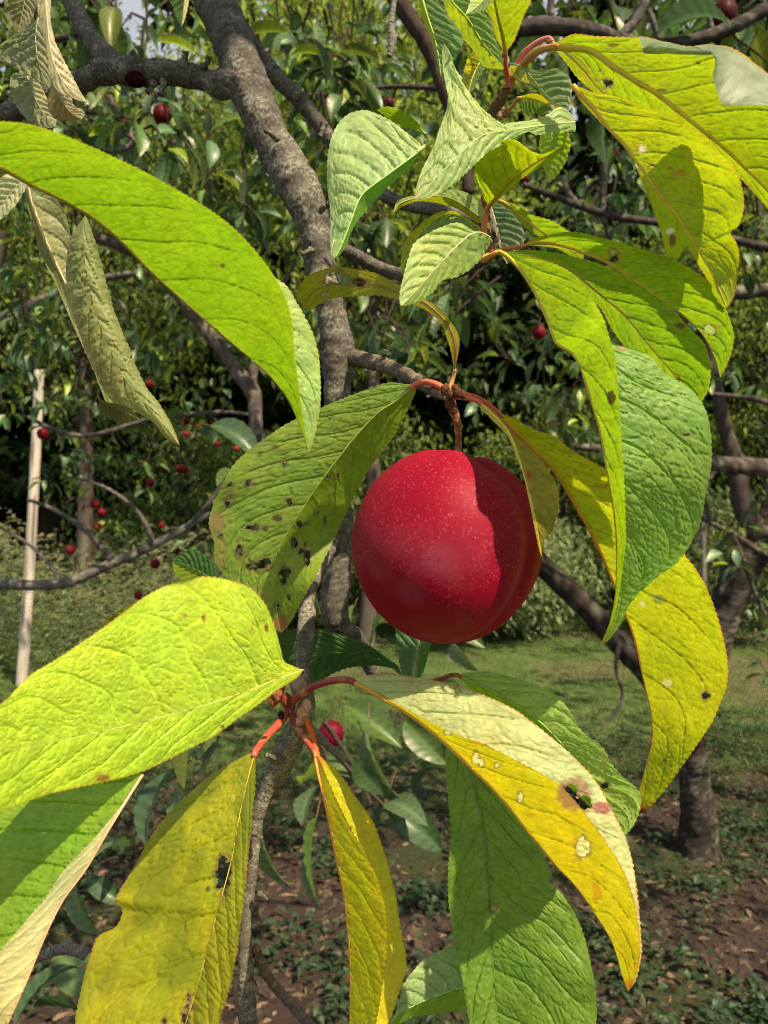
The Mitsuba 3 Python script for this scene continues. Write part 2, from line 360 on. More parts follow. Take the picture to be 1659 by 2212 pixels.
# tall feathery weeds at the left
n = 15000
st = 520
sx, sy = U(-4.6, -1.2, st), U(6.6, 9.2, st); sh = U(.7, 1.35, st) * (0.75 + .5 * meshkit.noise(np.stack([sx, sy, sx * 0], -1), 3))
i = rng.integers(0, st, n); t = rng.random(n)
b = np.stack([sx[i] + rng.normal(0, .03, n), sy[i] + rng.normal(0, .03, n), sh[i] * t], -1)
v, f, c = blades(b, U(.05, .12, n), U(.008, .022, n), U(0, 6.28, n), U(-.2, .9, n), U(-.5, .5, n), mixc(scatter_colours(n, (0.24, 0.31, 0.13), (0.36, 0.41, 0.21)), np.array([0.48, 0.46, 0.26]), (t > .85) * .6), .3, 0)
k = add('tall_weeds', v, f, c, 'leaf_tissue', False); labels[k] = {'label': 'tall feathery grey green weeds at the left', 'category': 'weeds', 'kind': 'stuff'}


# ================================================================== FENCE POSTS
def post(x0, y0, x1, y1, d, r, label, seed, base=(0.46, 0.42, 0.36)):
    key = thing('fence_post', label, 'post', None)
    a, b_ = P(x0, y0, d), P(x1, y1, d)
    a = a + np.array([0, 0, -.06])
    v, f, sa = tube([a, (a + b_) / 2 + [.012, 0, 0], b_], [r * 1.12, r, r * .92], 14, 70, .10, seed)
    q = np.column_stack([np.cos(sa[:, 1]) * 5, np.sin(sa[:, 1]) * 5, sa[:, 0] * 2.2])
    g1 = meshkit.fbm(q, 4, seed)
    c = np.array(base) * (.55 + .9 * g1[:, None])
    c = mixc(c, np.array([.07, .055, .045]), sstep(.60, .72, meshkit.fbm(q * [1.6, 1.6, .6], 3, seed + 3)))
    add(key + '__shaft', v, f, c, 'bark')
    cap = trimesh.creation.cylinder(r * .9, .012, sections=14)
    cap.apply_translation(b_ + np.array([0, 0, .004]))
    add(key + '__top', np.array(cap.vertices), np.array(cap.faces), col3((.42, .36, .29), len(cap.vertices)), 'bark', False)


post(45, 1486, 85, 802, 6.4, .043, 'weathered pale wooden fence post standing at the left', 5)
post(1514, 1420, 1519, 1120, 7.8, .035, 'thin grey fence post beside the leaning trunk', 6, (.2, .18, .16))

# ================================================================== BACKGROUND FRUIT TREE LEAVES
def proto_leaf(col, fold, droop, twist, curl, seed):
    """One plum leaf, base at the origin, 1 long along +x, upper side +z."""
    N = 17
    t = np.linspace(0, 1, N)
    w = 0.235 * np.sin(np.pi * np.clip(t, 0, 1) ** 0.92) ** 0.85 * (1 - .25 * t)
    ang = -droop * t
    dx = np.concatenate([[0], np.cumsum(np.cos((ang[1:] + ang[:-1]) / 2) / (N - 1))])
    dz = np.concatenate([[0], np.cumsum(np.sin((ang[1:] + ang[:-1]) / 2) / (N - 1))])
    V, C = [], []
    for j, s in enumerate((-1, -.66, -.33, 0, .33, .66, 1)):
        lift = fold * abs(s) * w - .25 * w * abs(s) * (1 - abs(s)) + curl * w * s * s * np.sin(t * 9 + seed) + .06 * w * abs(s) * np.sin(t * 55 - abs(s) * 4)
        yy = s * w * math.cos(fold * .6)
        tw = twist * t
        V.append(np.stack([dx - np.sin(ang) * lift, yy * np.cos(tw) - lift * np.sin(tw) * .3, dz + lift * np.cos(ang) + yy * np.sin(tw)], -1))
        C.append(col3(np.array(col) * (1.55 if s == 0 else 1.0), N) * (1 + .26 * np.sin(t * 55 - abs(s) * 4)[:, None] * (s != 0) + .2 * (meshkit.noise(np.column_stack([t * 6, t * 0 + s * 2, t * 0 + seed])) - .5)[:, None]))
    V, C = np.stack(V, 1).reshape(-1, 3), np.stack(C, 1).reshape(-1, 3)
    st, sf, _ = tube([[-.2, 0, .03], [-.1, 0, .02], [0.02, 0, 0]], [.012, .010, .009], 4)
    return join([(V, grid_faces(N, 7), C), (st, sf, col3((0.16, 0.08, 0.03), len(st)))])


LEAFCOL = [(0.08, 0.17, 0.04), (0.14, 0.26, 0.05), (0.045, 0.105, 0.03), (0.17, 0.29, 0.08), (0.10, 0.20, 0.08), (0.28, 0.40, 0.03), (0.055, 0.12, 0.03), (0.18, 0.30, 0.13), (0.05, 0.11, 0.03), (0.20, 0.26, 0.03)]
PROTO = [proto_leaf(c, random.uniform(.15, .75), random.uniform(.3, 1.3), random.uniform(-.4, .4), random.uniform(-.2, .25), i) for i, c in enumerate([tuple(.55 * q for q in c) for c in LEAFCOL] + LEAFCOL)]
LITE = None
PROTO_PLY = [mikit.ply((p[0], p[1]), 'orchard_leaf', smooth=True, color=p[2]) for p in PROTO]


def leaf_matrix(p, yaw, pitch, roll, size):
    cy, sy, cp, sp = math.cos(yaw), math.sin(yaw), math.cos(pitch), math.sin(pitch)
    x = np.array([cy * cp, sy * cp, sp]); y = np.array([-sy, cy, 0.0]); z = np.cross(x, y)
    y, z = y * math.cos(roll) + z * math.sin(roll), z * math.cos(roll) - y * math.sin(roll)
    m = np.eye(4); m[:3, 0], m[:3, 1], m[:3, 2] = x * size, y * size, z * size
    m[:3, 3] = p + x * size * .2
    return m


def on_screen(p):
    d = max(p[1], .05)
    return CX + p[0] / d * F, CY - (p[2] - EYE) / d * F


def lite(p):
    """A prototype leaf with a tenth of its faces."""
    v, f, c = p
    rows = (0, 4, 8, 12, 16)
    idx = np.array([r * 7 + b for r in rows for b in (0, 3, 6)])
    return v[:119][idx], grid_faces(5, 3), c[:119][idx]


LITE = [lite(p) for p in PROTO]


class Crown:
    """Collects the leaves of one tree; the 300 largest in view become parts, the rest one part of stuff."""
    def __init__(self, key): self.key, self.items, self.twigs = key, [], []

    def spray(self, p, n, size, g, yaw0=None, stretch=.03):
        p = np.asarray(p, float)
        for i in range(n):
            yaw = g.uniform(0, 6.283) if yaw0 is None else yaw0 + g.normal(0, .9)
            q = p + np.array([math.cos(yaw), math.sin(yaw), g.normal(0, .7)]) * stretch * g.random()
            s = size * g.uniform(.7, 1.2)
            self.items.append((leaf_matrix(q, yaw, g.normal(-.45, .35), g.normal(0, .35), s), int(g.integers(len(PROTO))), s))
        e = p + np.array([g.normal(0, .05), g.normal(0, .05), abs(g.normal(.06, .04)) + .03]) * (size / .085)
        m = (p + e) / 2 + g.normal(0, .01, 3)
        vv, ff, _ = tube([e, m, p], [.0030, .0024, .0016], 5)
        self.twigs.append((vv, ff, col3((.06, .048, .04), len(vv))))

    def build(self, most=300):
        score = []
        for m, k, s in self.items:
            c = m[:3, 3] + m[:3, 0] * .5; x, y = on_screen(c)
            vis = -40 < x < 1699 and -40 < y < 2252 and c[1] > .2
            score.append(s / c[1] if vis else -1)
        order = np.argsort(score)[::-1]
        big = [i for i in order[:most] if score[i] > 0]
        for i in big:
            m, k, s = self.items[i]
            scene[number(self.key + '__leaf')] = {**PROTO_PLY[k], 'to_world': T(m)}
        rest = set(range(len(self.items))) - set(big)
        if rest:
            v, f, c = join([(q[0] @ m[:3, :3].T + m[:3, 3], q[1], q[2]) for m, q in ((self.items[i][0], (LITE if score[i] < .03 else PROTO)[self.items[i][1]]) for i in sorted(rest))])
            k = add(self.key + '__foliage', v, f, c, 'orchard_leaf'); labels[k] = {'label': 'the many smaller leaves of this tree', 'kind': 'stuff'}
        if self.twigs:
            v, f, c = join(self.twigs); k = add(self.key + '__twiglets', v, f, c, 'bark'); labels[k] = {'label': 'thin dark twigs between the leaves', 'kind': 'stuff'}


def fill(crown, n, xr, yr, dr, size, g, per=(4, 7)):
    for _ in range(n):
        d = g.uniform(*dr); x, y = g.uniform(*xr), g.uniform(*yr)
        crown.spray(P(x, y, d), int(g.integers(*per)), size, g)


BK = (0.060, 0.048, 0.042)


def limb(key, d, pts, base=BK, lichen=.35, rings=.1, fine=False):
    """pts: (x, y, radius px) at distance d, or (x, y, radius, distance)."""
    q = [(p[0], p[1], p[3] if len(p) > 3 else d, p[2]) for p in pts]
    return stem(key, q, base, lichen, 48, 10, .30, rings=.02) if fine else stem(key, q, base, lichen, 10, 1.6, .20, rings=rings)


# ---- the leaning plum tree at the right
g = np.random.default_rng(3)
rt = thing('plum_tree', 'dark leaning plum tree whose trunk stands in soil at right', 'tree', None)
limb(rt + '__trunk', 3.25, [(1514, 1880, 78), (1512, 1858, 56), (1510, 1830, 44), (1508, 1780, 37), (1502, 1690, 34), (1488, 1600, 34), (1500, 1500, 36), (1540, 1390, 36), (1580, 1280, 35), (1630, 1180, 36), (1700, 1090, 38)], base=(.030, .025, .022), lichen=.3, fine=True)
limb(rt + '__branch', 3.2, [(1494, 1610, 30), (1450, 1525, 28), (1392, 1445, 27), (1335, 1385, 26), (1285, 1330, 25), (1220, 1268, 24), (1160, 1208, 22), (1100, 1130, 18), (1060, 1020, 14)], base=(.030, .025, .022), lichen=.25)
limb(rt + '__branch', 2.6, [(1700, 1015, 22), (1640, 1010, 20), (1560, 1003, 18), (1480, 990, 14), (1400, 985, 11), (1310, 972, 9), (1230, 962, 7), (1150, 950, 4)], lichen=.8)
limb(rt + '__branch', 3.0, [(1640, 1160, 26), (1605, 1090, 22), (1590, 1010, 20), (1560, 900, 15), (1540, 800, 12), (1500, 650, 9)], lichen=.2)
for p in ([(1690, 1210, 9), (1640, 1190, 8), (1580, 1152, 7), (1520, 1120, 6), (1450, 1080, 3)], [(1580, 1152, 6), (1610, 1220, 6), (1630, 1280, 5), (1655, 1330, 3)],
          [(1560, 1003, 6), (1520, 1060, 5), (1530, 1120, 4), (1500, 1170, 2)], [(1690, 880, 7), (1620, 860, 6), (1540, 850, 4), (1440, 820, 3)], [(1480, 640, 14), (1560, 636, 15), (1640, 628, 16), (1700, 625, 17)],
          [(1340, 1390, 6), (1330, 1440, 4), (1345, 1500, 4), (1310, 1560, 2)]):
    limb(rt + '__branch', 2.7, p, lichen=.5)
cr = Crown(rt)
fill(cr, 34, (1250, 1700), (560, 960), (2.2, 3.4), .085, g)
fill(cr, 22, (1020, 1300), (640, 960), (2.2, 3.4), .085, g)
fill(cr, 16, (1560, 1700), (1080, 1500), (2.4, 3.4), .075, g)
fill(cr, 26, (1000, 1700), (-150, 560), (2.6, 3.6), .085, g)
for _ in range(250):       # the crown above the frame, whose shade falls on the soil
    cr.spray([g.uniform(.2, 5.0), g.uniform(-.1, 3.6), g.uniform(4.2, 5.4)], int(g.integers(7, 11)), .13, g, None, .2)
for _ in range(110):
    cr.spray([g.uniform(1.2, 6), g.uniform(3.6, 6.2), g.uniform(5.9, 7.0)], int(g.integers(7, 11)), .15, g, None, .25)
cr.build()

# ---- the plum tree at the left, its trunk outside the frame
lt = thing('plum_tree', 'plum tree hung with small red plums beyond left edge', 'tree', None)
limb(lt + '__trunk', 4.2, [(-330, 1700, 60), (-300, 1500, 55), (-240, 1300, 48), (-160, 1100, 44), (-120, 900, 38), (-60, 700, 30), (0, 500, 20)], lichen=.3)
limb(lt + '__branch', 3.0, [(-200, 1200, 16, 4.0), (-60, 1245, 13, 3.4), (80, 1264, 11), (160, 1254, 11), (240, 1218, 11), (310, 1188, 10), (400, 1140, 8), (455, 1108, 5)], (.12, .11, .10), .7)
for p in ([(240, 1210, 8), (190, 1150, 7), (130, 1108, 5), (60, 1080, 4)], [(330, 1180, 7), (300, 1110, 5), (240, 1060, 4), (150, 1030, 2)], [(400, 1140, 5), (470, 1060, 4), (500, 1000, 2)],
          [(130, 1255, 5), (90, 1200, 4), (20, 1150, 3), (-40, 1130, 2)], [(0, 690, 12), (60, 662, 11), (130, 630, 9), (230, 600, 8), (340, 590, 6)], [(60, 900, 4), (200, 940, 5), (330, 905, 5), (470, 890, 4), (560, 900, 2)]):
    limb(lt + '__branch', 2.8, p, (.085, .075, .068), .5)
cl_ = Crown(lt)
fill(cl_, 30, (-40, 480), (780, 1060), (2.6, 3.8), .075, g)
fill(cl_, 9, (100, 480), (1060, 1260), (2.8, 3.6), .07, g)
fill(cl_, 44, (-40, 700), (380, 860), (2.3, 3.8), .08, g)
for _ in range(230):
    y_ = g.uniform(.9, 3.8)
    cl_.spray([g.uniform(-4.2, .3), y_, 1.9 + .70 * y_ + g.uniform(.3, 1.4)], int(g.integers(7, 11)), .14, g, None, .22)
cl_.build()

# ---- small plums of the two trees
def small_plum(x, y, rpx, d, label, colour=(0.42, 0.012, 0.035), stalk=True, group=None):
    key = thing('small_plum', label, 'plum', group)
    r = rpx * d / F
    s = trimesh.creation.uv_sphere(1.0, count=[14, 20]); v = np.array(s.vertices)
    ph = np.arctan2(v[:, 1], v[:, 0]); v = v * (1 - .06 * np.exp(-((ph + 1.2) / .25) ** 2) * np.sqrt(np.clip(1 - v[:, 2] ** 2, 0, 1)) - .15 * np.exp(-((1 - v[:, 2]) / .06)))[:, None]
    v[:, 2] *= 1.07
    c = np.array(colour) * (.22 + .26 * meshkit.fbm(v * 2 + x, 3, 2)[:, None])
    p = P(x, y, d)
    add(key + '__skin', v * r + p, np.array(s.faces), c, 'fruit_skin')
    vv, ff, _ = tube([p + [0, 0, r * .8], p + [r * .1, 0, r * 1.5], p + [r * .2, 0, r * 2.1]], [r * .07, r * .06, r * .09], 5)
    add(key + '__stalk', vv, ff, col3((.10, .06, .03), len(vv)), 'waxy')


for x, y, r, d, lab, *c in [
        (350, 248, 20, 1.3, 'red plum in leaves under the left side branch', (.24, .008, .02)), (92, 937, 12, 3.0, 'small red plum in front of the fence post'), (325, 1043, 9, 3.0, 'bright red plum alone left of the holed leaf'),
        (204, 1089, 9, 2.9, 'upper left plum of the close pair above the orange plum'), (220, 1106, 8, 2.9, 'lower right plum of the close pair above the orange plum'),
        (211, 1136, 9, 2.9, 'orange unripe plum on the lichened low branch', (.62, .17, .03)), (152, 1187, 11, 2.7, 'dull red plum just above the low lichened branch', (.30, .03, .03)),
        (350, 1134, 7, 3.0, 'tiny red plum above the right part of low branch'), (382, 1190, 8, 3.0, 'dark plum below the right end of low branch', (.25, .012, .03)),
        (335, 1217, 11, 2.7, 'dark red plum hanging under the low branch', (.26, .012, .03)), (298, 1286, 9, 2.9, 'red plum just above the bright front leaf'),
        (387, 1013, 9, 3.1, 'left plum of a touching pair left of the holed leaf', (.32, .012, .03)), (400, 1015, 9, 3.1, 'right plum of a touching pair left of the holed leaf', (.36, .015, .03)),
        (357, 1015, 8, 3.2, 'dark plum left of the touching pair', (.2, .012, .02)), (430, 921, 7, 3.1, 'orange red plum under the tip of the rolled dry leaf', (.5, .06, .03)),
        (402, 908, 9, 3.2, 'dark plum right of the rolled leaf tip', (.24, .015, .025)), (402, 938, 7, 3.1, 'small red plum close below the rolled leaf tip', (.45, .05, .03)),
        (467, 958, 7, 3.1, 'small red plum above the dark round leaves', (.4, .03, .03)), (511, 969, 7, 3.1, 'orange red plum at the holed leaf upper edge', (.5, .08, .03)),
        (322, 829, 8, 2.8, 'red plum beside the middle of the rolled leaf'), (1324, 332, 14, 2.0, 'dark red plum behind the right hand yellow leaf', (.26, .01, .025)),
        (1564, 30, 27, 1.0, 'dull red plum at the top right under the dark bough', (.13, .012, .016)), (1164, 718, 15, 2.0, 'red plum left of the long bright leaf', (.34, .012, .03)),
        (919, 687, 13, 1.9, 'dark plum behind the arched yellow leaf', (.24, .01, .03)), (1132, 386, 11, 2.0, 'dark plum behind the upper shoot', (.26, .01, .03)),
        (840, 223, 12, 1.6, 'dark plum above the pale broad leaf', (.2, .01, .03)), (715, 1585, 28, 1.05, 'crimson plum hanging behind the lower twig', (.30, .004, .04))]:
    small_plum(x, y, r, d, lab, *c)

# ================================================================== THE NEAR PLUM TREE (its hanging boughs fill the foreground)
near = thing('near_plum_tree', 'near plum tree with yellowing holed leaves on its hanging boughs', 'tree')
BARK = (0.082, 0.074, 0.063)
stem(near + '__stem', [(440, -60, .34, 43), (462, 0, .335, 43), (490, 60, .33, 42), (518, 135, .325, 43), (530, 172, .322, 47), (548, 212, .32, 44), (580, 290, .315, 40), (622, 362, .31, 42), (655, 425, .305, 43), (680, 500, .305, 36), (692, 575, .305, 33),
                       (710, 650, .30, 31), (724, 715, .30, 33), (732, 770, .30, 38), (728, 840, .30, 29), (732, 950, .30, 26), (737, 1060, .30, 26), (736, 1150, .30, 27), (730, 1230, .30, 29), (722, 1310, .30, 31), (735, 1355, .305, 26), (770, 1385, .32, 20), (800, 1440, .33, 16), (820, 1500, .335, 12)], BARK, .7, 90, 10, .14, 3, .09)
stem(near + '__branch', [(528, 178, .322, 40), (508, 183, .321, 38), (492, 184, .322, 31), (470, 182, .328, 25), (430, 168, .335, 23), (370, 158, .335, 25), (310, 158, .335, 26), (262, 152, .34, 28), (210, 160, .345, 24), (160, 185, .35, 23), (100, 215, .36, 21), (30, 240, .37, 20), (-60, 260, .38, 18)], BARK, 1.0, 64, 9, .17, 14, .20)
stem(near + '__branch', [(262, 150, .34, 25), (232, 125, .345, 24), (205, 95, .35, 21), (180, 55, .355, 20), (160, 15, .36, 20), (140, -50, .365, 20)], BARK, .6, 56, 8, .10, 15, .06)
stem(near + '__branch', [(505, 30, .36, 15), (530, 70, .385, 16), (562, 122, .40, 17), (612, 182, .40, 18), (655, 226, .40, 17), (690, 268, .40, 16), (722, 312, .40, 15), (770, 372, .40, 14), (850, 432, .40, 14), (930, 452, .40, 13), (1010, 470, .41, 11), (1100, 520, .42, 8)], BARK, .6, 48, 8, .14, 16, .10)
stem(near + '__branch', [(690, 515, .31, 16), (745, 541, .35, 14), (800, 570, .36, 14), (862, 592, .35, 14), (930, 600, .32, 12), (1000, 585, .28, 11), (1050, 560, .245, 10), (1062, 548, .24, 9)], BARK, .6, 44, 8, .12, 17, .15)
stem(near + '__branch', [(735, 765, .30, 20), (770, 774, .295, 17), (812, 784, .28, 16), (862, 802, .255, 15), (905, 825, .235, 14), (940, 845, .222, 13), (968, 856, .216, 12)], (.10, .078, .062), .7, 48, 9, .14, 18, .22)
stem(near + '__twig', [(1063, 548, .242, 9), (1050, 480, .255, 9), (1050, 400, .262, 10), (1056, 320, .258, 11), (1056, 270, .252, 12), (1070, 236, .248, 13), (1090, 202, .245, 10), (1096, 185, .245, 7)], (.12, .075, .045), .15, 32, 8, .12, 19, .2)
stem(near + '__twig', [(726, 1160, .30, 14), (690, 1225, .28, 15), (662, 1290, .262, 17), (663, 1335, .255, 19), (658, 1385, .25, 18), (652, 1425, .247, 14), (656, 1470, .245, 15), (662, 1515, .245, 19), (640, 1580, .245, 25), (604, 1655, .245, 26), (570, 1725, .245, 17), (552, 1790, .245, 13), (548, 1850, .245, 12), (538, 1925, .245, 13), (530, 2010, .245, 13), (531, 2080, .245, 15), (533, 2150, .245, 18), (536, 2230, .245, 20), (530, 2330, .245, 22)], (.10, .085, .075), .95, 56, 9, .13, 20, .12)
stem(near + '__twig', [(552, 2045, .246, 9), (566, 2085, .25, 11), (592, 2128, .255, 10), (630, 2170, .26, 10), (680, 2225, .27, 10)], (.13, .09, .08), .6, 18, 5, .12, 21, .25)
stem(near + '__twig', [(672, 1575, .248, 9), (694, 1596, .252, 9), (716, 1618, .255, 8), (742, 1640, .26, 8)], (.14, .12, .11), .8, 16, 6, .14, 22, .28)
stem(near + '__twig', [(852, -40, .5, 7), (850, 10, .5, 6), (845, 50, .5, 7), (847, 84, .5, 9), (840, 122, .5, 5)], (.16, .15, .14), .9, 14, 5, .2, 23, .2)
stem(near + '__twig', [(20, 2110, .3, 9), (85, 2068, .3, 10), (130, 2050, .3, 12), (188, 2062, .3, 11)], (.11, .1, .09), .8, 14, 5, .2, 24, .2)
for i, q in enumerate([(300, 138, .33, 286, 112, 7), (352, 176, .33, 346, 205, 6), (395, 140, .33, 402, 112, 8), (440, 146, .33, 452, 122, 6), (330, 180, .33, 318, 200, 6), (600, 300, .30, 572, 282, 7), (690, 452, .29, 716, 436, 7), (672, 540, .295, 650, 548, 6),
                       (640, 214, .39, 662, 196, 6), (700, 268, .39, 690, 296, 6), (822, 778, .27, 834, 756, 6), (868, 820, .25, 862, 842, 6), (600, 1640, .24, 572, 1630, 6), (548, 1800, .24, 566, 1812, 5), (560, 1930, .24, 580, 1944, 5), (205, 160, .335, 196, 132, 7)]):
    stem(near + '__spur', [(q[0], q[1], q[2], q[5] * 1.5), ((q[0] + q[3]) / 2 + 2, (q[1] + q[4]) / 2, q[2] - .002, q[5] * .8), (q[3], q[4], q[2] - .003, q[5])], BARK, .8, 14, 5, .3, 300 + i, .35)
# its further boughs
limb(near + '__bough', 1.1, [(800, -80, 20), (850, -10, 19), (892, 50, 18), (930, 112, 18), (955, 175, 18), (978, 245, 16), (1000, 320, 14), (1010, 420, 12)], (.05, .038, .032), .1)
limb(near + '__bough', .85, [(1080, 75, 15), (1120, 62, 17), (1200, 57, 18), (1290, 72, 17), (1340, 88, 16), (1420, 100, 15), (1490, 90, 14), (1560, 68, 15), (1640, 28, 15), (1700, -10, 15)], (.052, .045, .045), .3)
for p in ([(1197, 52, 9), (1190, 20, 8), (1196, -30, 8)], [(1330, 84, 9), (1375, 40, 10), (1392, 5, 10), (1400, -40, 9)], [(1400, 22, 6), (1415, 60, 6), (1424, 96, 5)], [(1540, 72, 7), (1532, 30, 6), (1545, -30, 6)], [(1588, 100, 4), (1596, 160, 4), (1580, 220, 3)]):
    limb(near + '__bough', .86, p, (.07, .065, .065), .6)
limb(near + '__bough', 1.6, [(180, 505, 12), (240, 522, 13), (300, 548, 14), (352, 592, 16), (402, 655, 16), (452, 722, 15), (505, 792, 16), (543, 842, 17), (552, 900, 16), (556, 980, 14), (540, 1080, 10)], (.085, .07, .06), .45)
limb(near + '__bough', 1.6, [(543, 842, 12), (548, 790, 10), (553, 735, 8), (590, 660, 6), (640, 560, 4)], (.085, .07, .06), .4)
limb(near + '__bough', 1.5, [(1130, 398, 6), (1200, 425, 7), (1262, 448, 9), (1330, 468, 9), (1400, 478, 8), (1470, 490, 8), (1560, 512, 9), (1700, 545, 10)], (.05, .042, .04), .3)
limb(near + '__bough', 1.5, [(1296, 250, 7), (1300, 310, 7), (1303, 380, 8), (1302, 455, 7), (1312, 500, 5), (1330, 540, 3)], (.05, .042, .04), .5)
limb(near + '__bough', 1.5, [(1220, 385, 6), (1230, 420, 6), (1270, 450, 5)], (.12, .11, .10), .5)
limb(near + '__bough', 1.4, [(660, 205, 4), (740, 203, 4), (830, 188, 5), (930, 190, 6), (1000, 200, 5)], (.05, .042, .04), .3)
limb(near + '__bough', 1.4, [(240, 210, 9), (262, 260, 9), (285, 300, 8), (230, 330, 4)], (.12, .105, .10), .6)
limb(near + '__bough', 1.4, [(190, 250, 5), (240, 290, 6), (300, 292, 6), (380, 310, 4)], (.08, .07, .065), .6)
limb(near + '__bough', 1.3, [(250, 20, 8), (225, 50, 9), (195, 58, 8), (140, 80, 7), (100, 90, 5)], (.05, .04, .035), .2)
limb(near + '__bough', 1.3, [(205, -20, 9), (215, 30, 9), (225, 80, 8), (150, 150, 5)], (.06, .05, .045), .3)
g = np.random.default_rng(17)
cn = Crown(near)
cn_leaf_spots = [(26, (200, 720), (40, 520), (1.15, 2.2), .085), (10, (560, 760), (60, 330), (1.1, 1.6), .085), (14, (720, 1010), (-20, 300), (1.4, 2.4), .085), (11, (740, 1010), (470, 820), (1.2, 2.0), .085),
                 (9, (0, 420), (560, 800), (1.7, 2.4), .08), (14, (1180, 1700), (-60, 170), (.85, 1.5), .085), (9, (1240, 1460), (300, 540), (1.5, 2.2), .08), (7, (0, 260), (150, 420), (1.2, 2.0), .085), (6, (60, 420), (-30, 60), (1.0, 1.6), .085)]
cn_leaf_spots = [(int(q[0] * (1.45 if q[3][1] < 1.55 else 2.5)),) + q[1:4] + (q[4] if q[3][1] < 1.55 else .064,) for q in cn_leaf_spots]
for s in cn_leaf_spots: fill(cn, *s, g)


def hang(x0, y0, x1, y1, d0, d1, k, roll=0.0):
    """One leaf from its base to its tip."""
    a, b_ = P(x0, y0, d0), P(x1, y1, d1)
    L = np.linalg.norm(b_ - a); d = (b_ - a) / L
    cn.items.append((leaf_matrix(a - d * L * .2, math.atan2(d[1], d[0]), math.asin(d[2]) + .35, roll, L * 1.08), k, L))


for q in [(572, 1765, 557, 1925, .62, .60, 3, 1.2), (690, 1765, 655, 1960, .80, .76, 1, 1.4), (830, 1740, 925, 1870, .8, .76, 4, .8), (800, 1560, 790, 1760, .85, .82, 3, 1.3), (690, 1705, 628, 1782, .8, .74, 7, .5),
          (392, 1672, 268, 1812, .60, .55, 4, .5), (420, 1690, 340, 1830, .62, .58, 3, .9), (288, 1835, 190, 1850, .6, .56, 7, .4), (168, 1902, 150, 2045, .58, .55, 3, 1.1), (190, 1905, 240, 1975, .6, .58, 4, .8),
          (170, 2100, 10, 2190, .45, .42, 4, .3), (200, 2230, 60, 2190, .46, .42, 2, .2), (740, 1530, 830, 1640, .9, .85, 1, .7), (870, 1560, 920, 1680, .9, .86, 3, 1.0), (760, 1640, 700, 1740, .9, .86, 2, .8), (850, 1700, 800, 1880, .85, .8, 6, 1.2),
          (450, 930, 540, 985, 1.0, .95, 4, .5), (545, 1010, 470, 1060, 1.0, .95, 1, .3), (520, 1050, 470, 1120, 1.0, .97, 7, .6), (770, 1310, 745, 1400, .8, .78, 3, 1.2), (830, 1330, 800, 1430, .8, .78, 6, 1.2), (975, 1385, 985, 1470, .7, .68, 3, 1.3), (690, 1240, 670, 1330, .6, .58, 1, 1.2),
          (120, 2065, 180, 2210, .5, .46, 3, .8), (505, 1590, 395, 1650, .6, .55, 8, .5), (480, 1600, 430, 1700, .62, .58, 6, .9), (960, 1330, 1010, 1420, .75, .72, 1, 1.0)]:
    hang(*q)
for q in [(690, 1722, 705, 1640, 640, 1560), (800, 1735, 760, 1650, 700, 1560), (830, 1740, 790, 1700, 735, 1640), (285, 1835, 330, 1800, 420, 1690)]:
    vv, ff, _ = tube(P(np.array(q[::2]), np.array(q[1::2]), np.array([.8, .8, .78])), np.array([.0018, .0022, .003]), 6, 12)
    cn.twigs.append((vv, ff, col3((.07, .055, .045), len(vv))))
for q in [(700, 1690, 640, 1730, .8, .74, 5, .6), (760, 1650, 800, 1740, .8, .76, 0, .9), (790, 1700, 770, 1830, .8, .77, 6, 1.2), (905, 1720, 960, 1640, .9, .86, 4, .3), (835, 1742, 900, 1790, .8, .74, 7, .4), (700, 1640, 760, 1700, .82, .78, 3, .7), (420, 1690, 400, 1800, .6, .57, 1, 1.2), (330, 1800, 250, 1870, .6, .55, 0, .6)]:
    hang(*q)
# its leaves high overhead, which dapple the hanging boughs with shade
for _ in range(13):
    cn.spray([g.uniform(.0, .24), g.uniform(.02, .16), g.uniform(2.12, 2.32)], int(g.integers(3, 6)), .085, g, None, .03)
cn.build(245)

# ================================================================== THE FOREGROUND LEAVES
FG, EDGE = [], {}


def tilt(m3, dm, e, w, target, lo, hi):
    """Slope of one half of a blade away from its midrib, so that its visible face meets the sun at the wanted cosine."""
    M, ks = 26, np.linspace(lo, hi, 61)
    idx = np.linspace(2, len(m3) - 3, M).astype(int)
    tg = np.interp(np.linspace(0, 1, M), np.linspace(0, 1, len(target)), target)
    tg = np.where(tg < -.3, tg * 1.25, tg)
    Tn = np.gradient(m3, axis=0)
    Tn = gaussian_filter1d(Tn, len(m3) * .03, axis=0, mode='nearest')[idx]
    E = P(e[idx, 0][:, None], e[idx, 1][:, None], dm[idx][:, None] + ks[None] * w[idx][:, None])
    Cv = E - m3[idx][:, None]
    nrm = np.cross(np.broadcast_to(Tn[:, None], Cv.shape), Cv)
    nrm /= np.linalg.norm(nrm, axis=-1, keepdims=True) + 1e-15
    view = m3[idx] - np.array([0, 0, EYE])
    nrm *= -np.sign((nrm * view[:, None]).sum(-1, keepdims=True) + 1e-15)
    cost = (nrm @ SUN - tg[:, None]) ** 2 * 1.2 + .012 * ks[None] ** 2
    tr = .8 * (ks[:, None] - ks[None]) ** 2
    best, back = cost[0], []
    for i in range(1, M):
        s = best[:, None] + tr
        back.append(s.argmin(0)); best = s.min(0) + cost[i]
    k = [int(best.argmin())]
    for b_ in back[::-1]: k.append(int(b_[k[-1]]))
    k = ks[np.array(k[::-1])]
    return gaussian_filter1d(np.interp(np.arange(len(m3)), idx, k), len(m3) * .05, mode='nearest')


